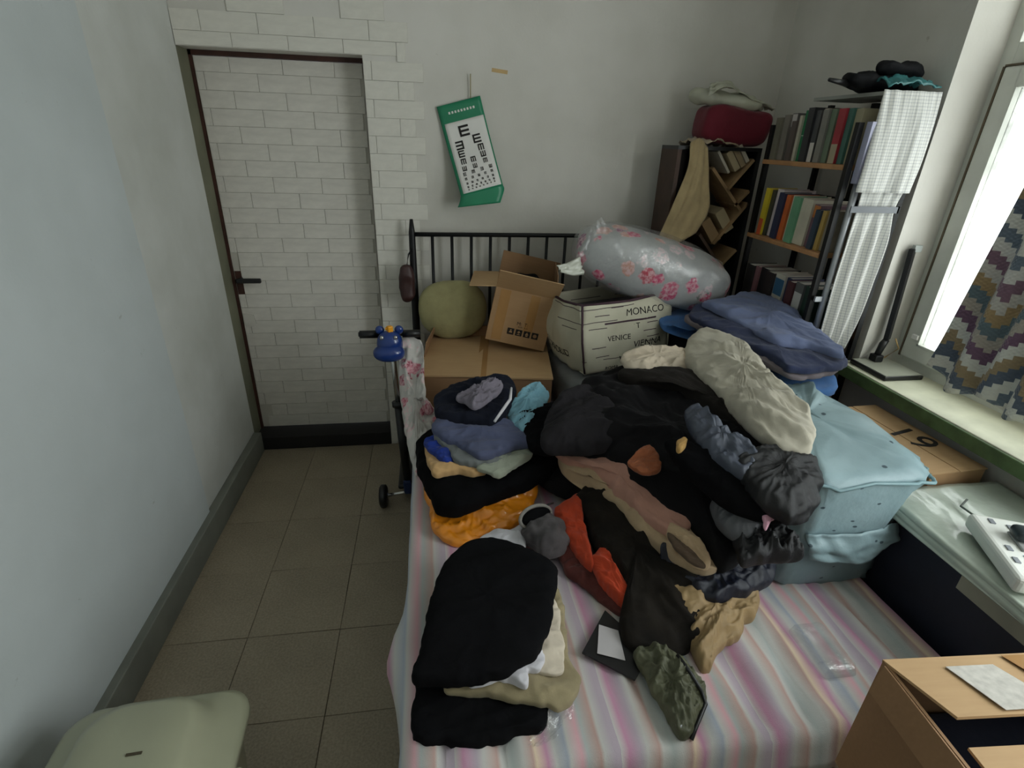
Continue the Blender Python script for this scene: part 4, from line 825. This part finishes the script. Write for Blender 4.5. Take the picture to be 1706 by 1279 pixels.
garment('light_blue_shirt', 'light blue shirt tucked between navy tracksuit and black coats', [(845, 690, .755), (858, 712, .75), (876, 722, .75), (890, 700, .77), (912, 672, .79), (911, 650, .81), (892, 640, .82), (872, 650, .81), (860, 668, .79)], cloth('light_blue_cotton', (134, 182, 200)), 'shirt', puff=.02, thick=.03, n=2.6, wr=.012, fs=14, seed=30)
garment('black_shorts', 'small black garment beside the light blue shirt', [(866, 688, .765), (868, 715, .75), (885, 742, .735), (925, 748, .735), (960, 720, .75), (955, 680, .775), (905, 674, .78)], BLK, 'clothes', puff=.03, thick=.06, n=3, wr=.008, seed=31)

# -- heap in the middle: lower garments first
garment('dark_jacket', 'dark brownish-black jacket spread at the foot of the heap', [(958, 828, .60), (975, 870, .575), (1000, 930, .56), (1040, 985, .545), (1032, 1030, .53), (1040, 1075, .52), (1075, 1095, .515), (1130, 1090, .52), (1165, 1060, .535), (1180, 1000, .56), (1150, 930, .60), (1080, 850, .63), (1010, 800, .64)], cloth('brown_black_cloth', (24, 21, 18), sheen=.02, rgb2=(34, 29, 23)), 'jacket', puff=.035, thick=.05, n=3.5, wr=.022, fs=7, seed=40, ang=-.9)
garment('orange_red_jacket', 'orange-red jacket panel beside the grey pouch', [(924, 852, .56), (945, 838, .575), (966, 830, .59), (972, 870, .58), (988, 935, .565), (982, 948, .553), (960, 925, .55), (938, 890, .55)], cloth('orange_red_fleece', (196, 72, 42)), 'jacket', puff=.03, thick=.04, n=3, wr=.006, seed=41, ang=-1.0)
garment('orange_red_sleeve', 'orange-red sleeve end lying toward the front of the heap', [(986, 936, .56), (1000, 915, .58), (1012, 912, .585), (1022, 945, .575), (1050, 985, .56), (1055, 1010, .545), (1045, 1018, .535), (1015, 990, .54), (992, 962, .545)], cloth('orange_red_fleece', (196, 72, 42)), 'sleeve', puff=.03, thick=.03, n=2.6, wr=.006, seed=42, ang=-1.0)
garment('maroon_mesh', 'dark maroon speckled cloth below the orange-red jacket', [(930, 875, .53), (950, 920, .522), (985, 955, .52), (1020, 995, .517), (1050, 1022, .512), (1030, 1025, .51), (985, 990, .51), (940, 950, .512), (922, 905, .52)], cloth('maroon_speckle', (92, 48, 44), var=.5), 'cloth', puff=.018, thick=.012, n=3, wr=.006, seed=43)
fd = empty('black_folder', az(1025, 1075, .507), 0, 'flat black folder with a grey-white label on the striped sheet', 'folder'); fo_ = Vector(fd.location)
q4 = [az(970, 1086, .524) - fo_, az(1058, 1132, .520) - fo_, az(1085, 1085, .524) - fo_, az(1008, 1016, .528) - fo_]
MB().quad(q4, .006).done('cover', MT['blackp'], fd)
MB().quad([az(995, 1088, .528) - fo_, az(1042, 1100, .5245) - fo_, az(1030, 1050, .5285) - fo_, az(998, 1040, .5310) - fo_], .001).done('label', plain('grey_white_label', (186, 182, 184), .6), fd)
garment('tan_jacket', 'mustard-tan nylon jacket at the front right of the heap', [(1108, 988, .56), (1128, 1030, .545), (1148, 1070, .53), (1160, 1105, .52), (1178, 1120, .515), (1200, 1085, .52), (1235, 1058, .527), (1240, 1035, .54), (1258, 1028, .54), (1262, 985, .56), (1225, 968, .56), (1160, 972, .55)], cloth('mustard_nylon', (158, 132, 92), .5, .05, spec=.4), 'jacket', puff=.035, thick=.03, n=3, wr=.018, fs=13, seed=44, ang=.5, stretch=2.2)
ol = garment('olive_sleeve', 'olive green padded sleeve with zip pointing off the heap', [(1058, 1088, .54), (1075, 1130, .525), (1100, 1180, .518), (1122, 1222, .512), (1140, 1235, .51), (1156, 1215, .512), (1176, 1168, .518), (1168, 1135, .53), (1140, 1100, .545), (1100, 1075, .55)], cloth('olive_padded_nylon', (86, 88, 66), .45, .05, spec=.4), 'sleeve', puff=.03, thick=.014, n=2.6, wr=.016, fs=16, seed=45, ang=1.1, stretch=1.8)
tb('zip', [az(1128, 1090, .583), az(1150, 1120, .572), az(1168, 1150, .55), az(1176, 1172, .53), az(1158, 1215, .523), az(1152, 1232, .512)], .0045, MT['blackp'], ol, 8)
tb('snap_button', [az(1131, 1208, .535), az(1131, 1207, .54)], .007, MT['silver'], ol, 14)
garment('navy_padded_jacket', 'dark navy padded jacket under the beige coat', [(1110, 950, .60), (1150, 985, .59), (1195, 1005, .585), (1240, 990, .59), (1270, 975, .59), (1290, 962, .595), (1288, 935, .61), (1240, 915, .63), (1160, 900, .65), (1100, 915, .64)], cloth('navy_padded_nylon', (24, 28, 42), .42, .0, spec=.5), 'jacket', puff=.03, thick=.05, n=3, wr=.010, fs=10, seed=46, ang=.9, stretch=2)
garment('heap_base_coat', 'black coat hidden low inside the clothes heap', [(890, 780, .56), (920, 815, .56), (970, 830, .56), (1060, 880, .58), (1150, 930, .58), (1230, 940, .58), (1270, 900, .6), (1240, 800, .66), (1100, 720, .68), (960, 720, .64)], BLK2, 'coat', puff=.07, thick=.06, n=3, wr=.012, fs=7, seed=47)
garment('beige_coat', 'beige coat with an open sleeve hanging along the heap front', [(930, 764, .675), (938, 782, .665), (975, 800, .66), (1010, 828, .655), (1045, 865, .65), (1090, 905, .645), (1135, 938, .64), (1170, 952, .638), (1205, 945, .64), (1225, 930, .65), (1190, 890, .68), (1120, 840, .70), (1040, 790, .71), (970, 755, .70)], cloth('beige_wool', (178, 154, 124)), 'coat', puff=.03, thick=.05, n=3, wr=.010, fs=9, seed=48, ang=-.75)
garment('pink_coat', 'dusty pink coat layered on the beige one', [(922, 748, .705), (940, 766, .70), (985, 785, .695), (1030, 822, .69), (1080, 868, .685), (1125, 895, .68), (1145, 888, .69), (1150, 860, .71), (1090, 815, .74), (1020, 765, .745), (965, 742, .73)], cloth('dusty_pink_wool', (184, 138, 122)), 'coat', puff=.025, thick=.03, n=3, wr=.008, fs=9, seed=49, ang=-.75)
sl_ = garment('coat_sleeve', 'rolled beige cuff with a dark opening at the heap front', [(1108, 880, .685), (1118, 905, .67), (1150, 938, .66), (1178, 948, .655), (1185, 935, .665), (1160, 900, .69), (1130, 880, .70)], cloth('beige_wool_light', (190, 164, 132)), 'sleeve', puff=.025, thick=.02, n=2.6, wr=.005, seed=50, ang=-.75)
lump('cuff_opening_shade', [(1112, 888, .70), (1120, 908, .69), (1150, 936, .677), (1172, 945, .672), (1165, 930, .685), (1135, 903, .70)], cloth('cuff_shadow_lining', (88, 72, 58)), .008, .01, 3, .002, seed=51, parent=sl_)  # darker lump imitates the shaded hollow of the cuff
garment('black_coat', 'large black coat covering the middle of the heap', [(962, 745, .76), (1010, 762, .75), (1050, 800, .735), (1100, 840, .72), (1145, 868, .71), (1180, 905, .69), (1200, 938, .67), (1228, 936, .67), (1255, 905, .74), (1300, 865, .80), (1345, 842, .85), (1360, 800, .885), (1338, 755, .90), (1270, 715, .90), (1190, 665, .90), (1110, 632, .89), (1030, 622, .87), (960, 650, .84), (925, 690, .80)], BLK2, 'coat', puff=.06, thick=.10, n=3, wr=.022, fs=6, seed=52, ang=-.6, stretch=2.5, K=28, M=190)
garment('charcoal_hood', 'charcoal grey hooded top at the left of the heap', [(906, 716, .80), (902, 742, .785), (940, 750, .78), (985, 748, .785), (1020, 738, .80), (1036, 715, .83), (1020, 680, .86), (975, 650, .87), (935, 660, .86), (915, 690, .83)], CHAR, 'hoodie', puff=.04, thick=.06, n=2.8, wr=.014, fs=9, seed=53, ang=.2)
garment('brown_black_cardigan', 'brownish-black knit folded beneath the grey padded jacket', [(1030, 622, .92), (1060, 640, .915), (1110, 645, .92), (1160, 665, .925), (1230, 715, .925), (1290, 755, .93), (1330, 775, .93), (1350, 758, .935), (1260, 690, .945), (1160, 620, .945), (1080, 606, .94)], cloth('brown_black_knit', (32, 28, 25), sheen=.03), 'cardigan', puff=.025, thick=.05, n=3, wr=.008, seed=54, ang=-.7)
garment('glossy_sleeve', 'glossy dark slate sleeve lying across the black coats', [(1140, 690, .95), (1150, 715, .945), (1180, 752, .935), (1210, 780, .925), (1250, 800, .92), (1275, 790, .93), (1262, 760, .945), (1225, 735, .955), (1180, 700, .96), (1160, 684, .96)], GREYN, 'sleeve', puff=.03, thick=.04, n=2.4, wr=.012, fs=9, seed=55, ang=-.7, stretch=2)
garment('black_puffer', 'black crinkled puffer with a fuzzy edge at the heap right', [(1225, 775, .93), (1250, 815, .91), (1290, 850, .885), (1335, 862, .88), (1362, 838, .895), (1368, 792, .92), (1340, 765, .93), (1280, 748, .94)], SHINY, 'jacket', puff=.04, thick=.06, n=2.8, wr=.012, fs=12, seed=56, edge=.014)
garment('black_sleeve', 'long black sleeve lying diagonally over the black coat', [(1110, 735, .91), (1120, 760, .895), (1165, 800, .875), (1215, 840, .855), (1270, 862, .845), (1312, 868, .845), (1312, 850, .86), (1250, 815, .89), (1190, 770, .91), (1145, 735, .92)], BLK, 'sleeve', puff=.035, thick=.05, n=2.4, wr=.010, fs=12, seed=57, ang=-.6)
garment('rust_lining', 'rust-brown lining showing through the black coat', [(1047, 768, .838), (1060, 780, .831), (1085, 786, .828), (1102, 778, .831), (1092, 752, .848), (1078, 742, .853), (1062, 752, .848)], cloth('rust_satin', (152, 88, 56), .6), 'lining', puff=.008, thick=.03, n=2.6, wr=.005, seed=58)
garment('grey_padded_sleeve', 'grey padded sleeve near the small pink tag', [(1188, 830, .80), (1195, 865, .785), (1225, 890, .775), (1262, 888, .785), (1280, 868, .80), (1268, 850, .815), (1225, 832, .815)], cloth('grey_padded_nylon', (86, 88, 92), .5, 0, spec=.4), 'sleeve', puff=.035, thick=.05, n=2.6, wr=.010, fs=11, seed=59)
garment('black_padded_cuff', 'black quilted cuff with a pointed corner at the heap right', [(1225, 890, .76), (1235, 930, .745), (1260, 930, .75), (1300, 925, .76), (1340, 922, .77), (1328, 900, .785), (1300, 872, .80), (1260, 868, .79)], SHINY, 'sleeve', puff=.025, thick=.05, n=2.8, wr=.008, fs=14, seed=60, ang=1.4, stretch=3)
garment('pink_tag', 'small pink satin tag among the black jackets', [(1276, 850, .855), (1270, 872, .84), (1276, 884, .835), (1284, 868, .845), (1293, 862, .85), (1288, 850, .855)], cloth('pink_satin', (226, 170, 190), .4), 'tag', puff=.006, thick=.008, n=3, wr=.002, seed=61)
garment('yellow_lining', 'small ochre glove tip on the black coat', [(1130, 738, .925), (1128, 747, .92), (1136, 750, .92), (1145, 736, .93), (1140, 731, .93)], cloth('ochre_knit', (190, 150, 90)), 'glove', puff=.012, thick=.03, n=2.5, wr=.003, seed=62)
# -- grey-beige padded jacket on top
garment('cream_sleeve', 'cream-beige sleeve stretched toward the printed storage box', [(1036, 594, .955), (1040, 610, .945), (1075, 620, .94), (1115, 622, .94), (1150, 618, .945), (1150, 592, .965), (1110, 584, .97), (1070, 584, .965)], cloth('cream_beige_cotton', (206, 192, 172)), 'sleeve', puff=.03, thick=.03, n=2.4, wr=.010, fs=11, seed=63, ang=0)
garment('beige_padded_jacket', 'grey-beige rolled padded jacket lying on top of the heap', [(1140, 586, .985), (1150, 618, .965), (1190, 652, .965), (1240, 705, .965), (1285, 742, .965), (1320, 752, .965), (1350, 755, .965), (1357, 722, .98), (1342, 690, .99), (1300, 645, 1.005), (1265, 605, 1.01), (1225, 568, 1.01), (1190, 556, 1.01), (1158, 558, 1.0)], cloth('grey_beige_cotton', (184, 178, 162)), 'jacket', puff=.045, thick=.05, n=2.5, wr=.018, fs=9, seed=64, ang=-.95, stretch=3.2, K=28, M=190)

# -- blue folded things by the bookcase
garment('dark_quilt_bundle', 'dark brown bundled quilt under the folded navy clothes', [(1100, 560, .80), (1130, 610, .78), (1220, 640, .82), (1325, 655, .88), (1360, 622, .93), (1300, 568, .95), (1200, 535, .94), (1120, 540, .90)], cloth('dark_brown_quilt', (52, 42, 40)), 'quilt', puff=.01, thick=.30, n=4, wr=.006, seed=70)
garment('denim_shirt', 'bright blue denim shirt at the bottom of the navy stack', [(1300, 628, .925), (1325, 652, .91), (1388, 655, .905), (1391, 630, .92), (1360, 600, .94), (1280, 570, .955), (1180, 545, .965), (1105, 545, .96), (1110, 524, .98), (1180, 515, .985), (1300, 560, .965)], cloth('bright_denim', (70, 112, 168)), 'shirt', puff=.02, thick=.03, n=4, wr=.006, seed=71, center=(1250, 580, .95))
garment('grey_shorts', 'grey-mauve folded shorts with a white trim below navy trousers', [(1290, 615, .975), (1330, 630, .965), (1388, 622, .965), (1393, 608, .975), (1330, 570, 1.0), (1200, 530, 1.02), (1140, 530, 1.02), (1190, 560, 1.0)], cloth('grey_mauve_cotton', (112, 104, 108)), 'shorts', puff=.014, thick=.016, n=5, wr=.005, seed=72)
garment('navy_jeans', 'dark navy folded jeans under the slate blue fleece', [(1150, 528, 1.035), (1200, 555, 1.02), (1290, 600, 1.0), (1320, 618, .99), (1390, 615, .985), (1412, 603, .99), (1380, 575, 1.01), (1300, 530, 1.04), (1230, 505, 1.055), (1170, 508, 1.055)], cloth('dark_navy_denim', (46, 53, 80)), 'jeans', puff=.02, thick=.02, n=5, wr=.006, seed=73, ang=-.5)
garment('slate_fleece', 'slate blue folded fleece on top of the stack by the bookcase', [(1172, 506, 1.075), (1182, 515, 1.07), (1240, 545, 1.05), (1290, 572, 1.035), (1350, 582, 1.025), (1398, 596, 1.02), (1405, 590, 1.025), (1370, 560, 1.05), (1310, 515, 1.085), (1262, 488, 1.10), (1225, 494, 1.095)], cloth('slate_blue_fleece', (104, 114, 146)), 'fleece', puff=.022, thick=.014, n=4, wr=.008, fs=8, seed=74, ang=-.6)

# -- pale blue storage bag on the bed
pb = empty('blue_storage_bag', (2.18, -1.48, .49), 0, 'large pale blue zip storage bag on the bed beside the desk', 'bag'); Po = Vector(pb.location)
def bagp(x, y, z): return Vector((x, y, z)) - Po
V_ = []
def ringz(z, x0, x1, y0, y1, r, sag): return [(x0 + (x1 - x0) * i, y0, z) for i in (0,)]
body = []
prof = [(.498, .00, .0), (.52, .015, .01), (.62, .012, .02), (.72, .0, .015), (.82, .03, .03), (.885, .055, .045), (.905, .055, .046)]
def bagring(z, gx, gy, M=72):
    out = []
    for k in range(M):
        t = 2 * math.pi * k / M; e = .30
        cx, sx = math.copysign(abs(math.cos(t)) ** e, math.cos(t)), math.copysign(abs(math.sin(t)) ** e, math.sin(t))
        x = 2.225 + cx * (.165 + gx); y = -1.50 + sx * (.255 + gy)
        d = fold((x, y, z * 2.2), 7, .3, 2, 5) * .034
        nl = Vector((cx, sx, 0)).normalized(); out.append(bagp(x + nl.x * d, y + nl.y * d, z + .02 * mnoise.noise(Vector((x * 8, y * 8, z)))))
    return out
rings = [bagring(*p) for p in prof]; M_ = 72
for f_ in (.85, .65, .4, .15):
    R0 = rings[len(prof) - 1]; c_ = sum(R0, Vector()) / M_
    rg = []
    for p in R0:
        w_ = p + Po; q_ = c_ + (p - c_) * f_; wp_ = q_ + Po
        q_ = Vector((q_.x, q_.y, R0[0].z * 0 + .905 - Po.z + .045 * (1 - f_ ** 2) + fold((wp_.x, wp_.y, .9), 7, .8, 2.5, 8) * .035 + .03 * (wp_.y + 1.5))); rg.append(q_)
    rings.append(rg)
bm_ = bmesh.new(); vr = [[bm_.verts.new(p) for p in rg] for rg in rings]
for a, b in zip(vr, vr[1:]):
    for k in range(M_): bm_.faces.new((a[k], a[(k + 1) % M_], b[(k + 1) % M_], b[k]))
bm_.faces.new(vr[0][::-1]); bm_.faces.new(vr[-1]); bmesh.ops.recalc_face_normals(bm_, faces=bm_.faces)
me = bpy.data.meshes.new('bag_body'); bm_.to_mesh(me); bm_.free(); link('bag_body', me, MT['bluebag'], pb, True)
tb('zip', [p + (p - Vector((0, 0, p.z))) * .012 for p in bagring(.892, .06, .05)[36:] + bagring(.892, .06, .05)[:1]], .005, plain('pale_blue_zip', (120, 150, 156), .5), pb, 8)
sheet('hanging_flap', [[bagp(2.08, -1.79, .72), bagp(2.2, -1.81, .725), bagp(2.38, -1.79, .73)], [bagp(2.09, -1.81, .68), bagp(2.22, -1.825, .67), bagp(2.385, -1.80, .69)], [bagp(2.10, -1.815, .645), bagp(2.26, -1.83, .63), bagp(2.375, -1.80, .67)]], MT['bluebag'], (24, 14), .012, 6, 0, 1.5, 3, .004, pb)

# ------------------------------------------------------------------ things at the edges of the view
fbx = empty('front_carton', (2.132, -2.455, .462), math.radians(-4), 'open kraft carton with taped flaps at the foot of the bed', 'box')
open_box('f', .455, .42, .33, .006, MT['card_d'], fbx, {})
MB().quad([(-.2275, .212, .332), (.2275, .212, .332), (.2275, .075, .362), (-.195, .08, .355)][::-1], .006).done('far_flap', MT['card_l'], fbx)
MB().quad([(-.205, -.205, .334), (.2275, -.205, .334), (.2275, .04, .330), (-.195, .045, .328)], .006).done('near_flap', MT['card_l'], fbx)
MB().quad([(-.2325, .2, .33), (-.2325, -.2, .33), (-.2525, -.19, .27), (-.2525, .19, .27)][::-1], .005).done('side_flap', MT['card_d'], fbx)
MB().quad([(-.12, .185, .3405), (-.02, .185, .3405), (.01, .085, .362), (-.10, .085, .360)][::-1], .0012).done('shipping_label', plain('grey_white_shipping_label', (196, 192, 184), .6, var=.15, vs=60), fbx)
MB().quad([(.02, .205, .337), (.075, .205, .337), (.10, .085, .3625), (.05, .085, .3625)][::-1], .001).done('tape_strip', MT['tape'], fbx)
bx('interior_shade', -.2, .2, -.18, .19, .01, .2, NAVY, fbx, .02)  # dark navy block stands in for the shadow inside the carton
stl = empty('wooden_stool', (2.135, -2.46, 0), 0, 'low wooden stool under the open carton at the bed foot', 'stool')
bx('seat', -.16, .16, -.15, .15, .425, .453, MT['wood'], stl, .006)
for a in (-.13, .13):
    for b in (-.12, .12): bx('leg', a - .015, a + .015, b - .015, b + .015, 0, .425, MT['wood'], stl)

bn = empty('storage_bin', (.352, -2.09, 0), math.radians(3), 'pale green translucent plastic storage bin with lid near the left wall', 'bin')
def rr(w, d, r, z, n=6):
    out = []
    for cx, cy, a0 in ((w - r, d - r, 0), (-w + r, d - r, 90), (-w + r, -d + r, 180), (w - r, -d + r, 270)):
        for k in range(n + 1): t = math.radians(a0 + 90 * k / n); out.append((cx + r * math.cos(t), cy + r * math.sin(t), z))
    return out
def loft(nm, rings, mat, parent):
    bm = bmesh.new(); vr = [[bm.verts.new(p) for p in rg] for rg in rings]; n = len(vr[0])
    for a, b in zip(vr, vr[1:]):
        for k in range(n): bm.faces.new((a[k], a[(k + 1) % n], b[(k + 1) % n], b[k]))
    bm.faces.new(vr[0][::-1]); bm.faces.new(vr[-1]); bmesh.ops.recalc_face_normals(bm, faces=bm.faces)
    me = bpy.data.meshes.new(nm); bm.to_mesh(me); bm.free(); return link(nm, me, mat, parent, True)
loft('bin_body', [rr(.16, .21, .05, 0), rr(.17, .225, .05, .05), rr(.185, .245, .05, .33), rr(.195, .255, .05, .34)], MT['bin'], bn)
loft('lid', [rr(.20, .258, .06, .335), rr(.212, .268, .07, .342), rr(.212, .268, .07, .362), rr(.20, .256, .075, .372), rr(.165, .235, .08, .378), rr(.145, .225, .08, .40), rr(.128, .215, .08, .436), rr(.108, .195, .08, .449), rr(.05, .09, .04, .4515)], MT['bin'], bn)
for s_ in (-1, 1): bx('lid_clip', s_ * .2 - .02, s_ * .2 + .035 * (s_ > 0), -.06, .06, .27, .37, MT['bin'], bn, .008)
for x, y in ((-.075, .045), (.02, .075)): bx('vent_slot', x - .016, x + .016, y - .003, y + .003, .449, .4535, plain('dark_slot', (70, 62, 44), .8), bn)
sheet('paper_label', [[(-.07, -.05, .4525), (-.01, -.04, .4535)], [(-.07, -.15, .452), (-.01, -.15, .453)]], plain('lilac_label', (206, 198, 214), .6), (6, 6), 0, th=.001, parent=bn)

cc = setp(loft('clear_blister_pack', [[tuple(az(1368, 1085, .513) + Vector(p)) for p in rr(.05, .075, .015, 0)], [tuple(az(1368, 1085, .513) + Vector(p)) for p in rr(.046, .07, .015, .022)], [tuple(az(1368, 1085, .513) + Vector(p)) for p in rr(.03, .05, .012, .024)]], MT['clear'], None), 'clear plastic blister pack lying on the striped sheet', 'packaging')
cp = setp(sheet('clear_plastic_wrap', [[az(880, 1190, .53), az(930, 1180, .53), az(960, 1160, .53)], [az(880, 1230, .505), az(925, 1215, .51), az(955, 1185, .51)], [az(870, 1248, .503), az(905, 1240, .503), az(945, 1205, .503)]], MT['clear'], (24, 18), .016, 9, 0, 1.4, 4, 0), 'crinkled clear plastic wrap beside the front stack of trousers', 'plastic')
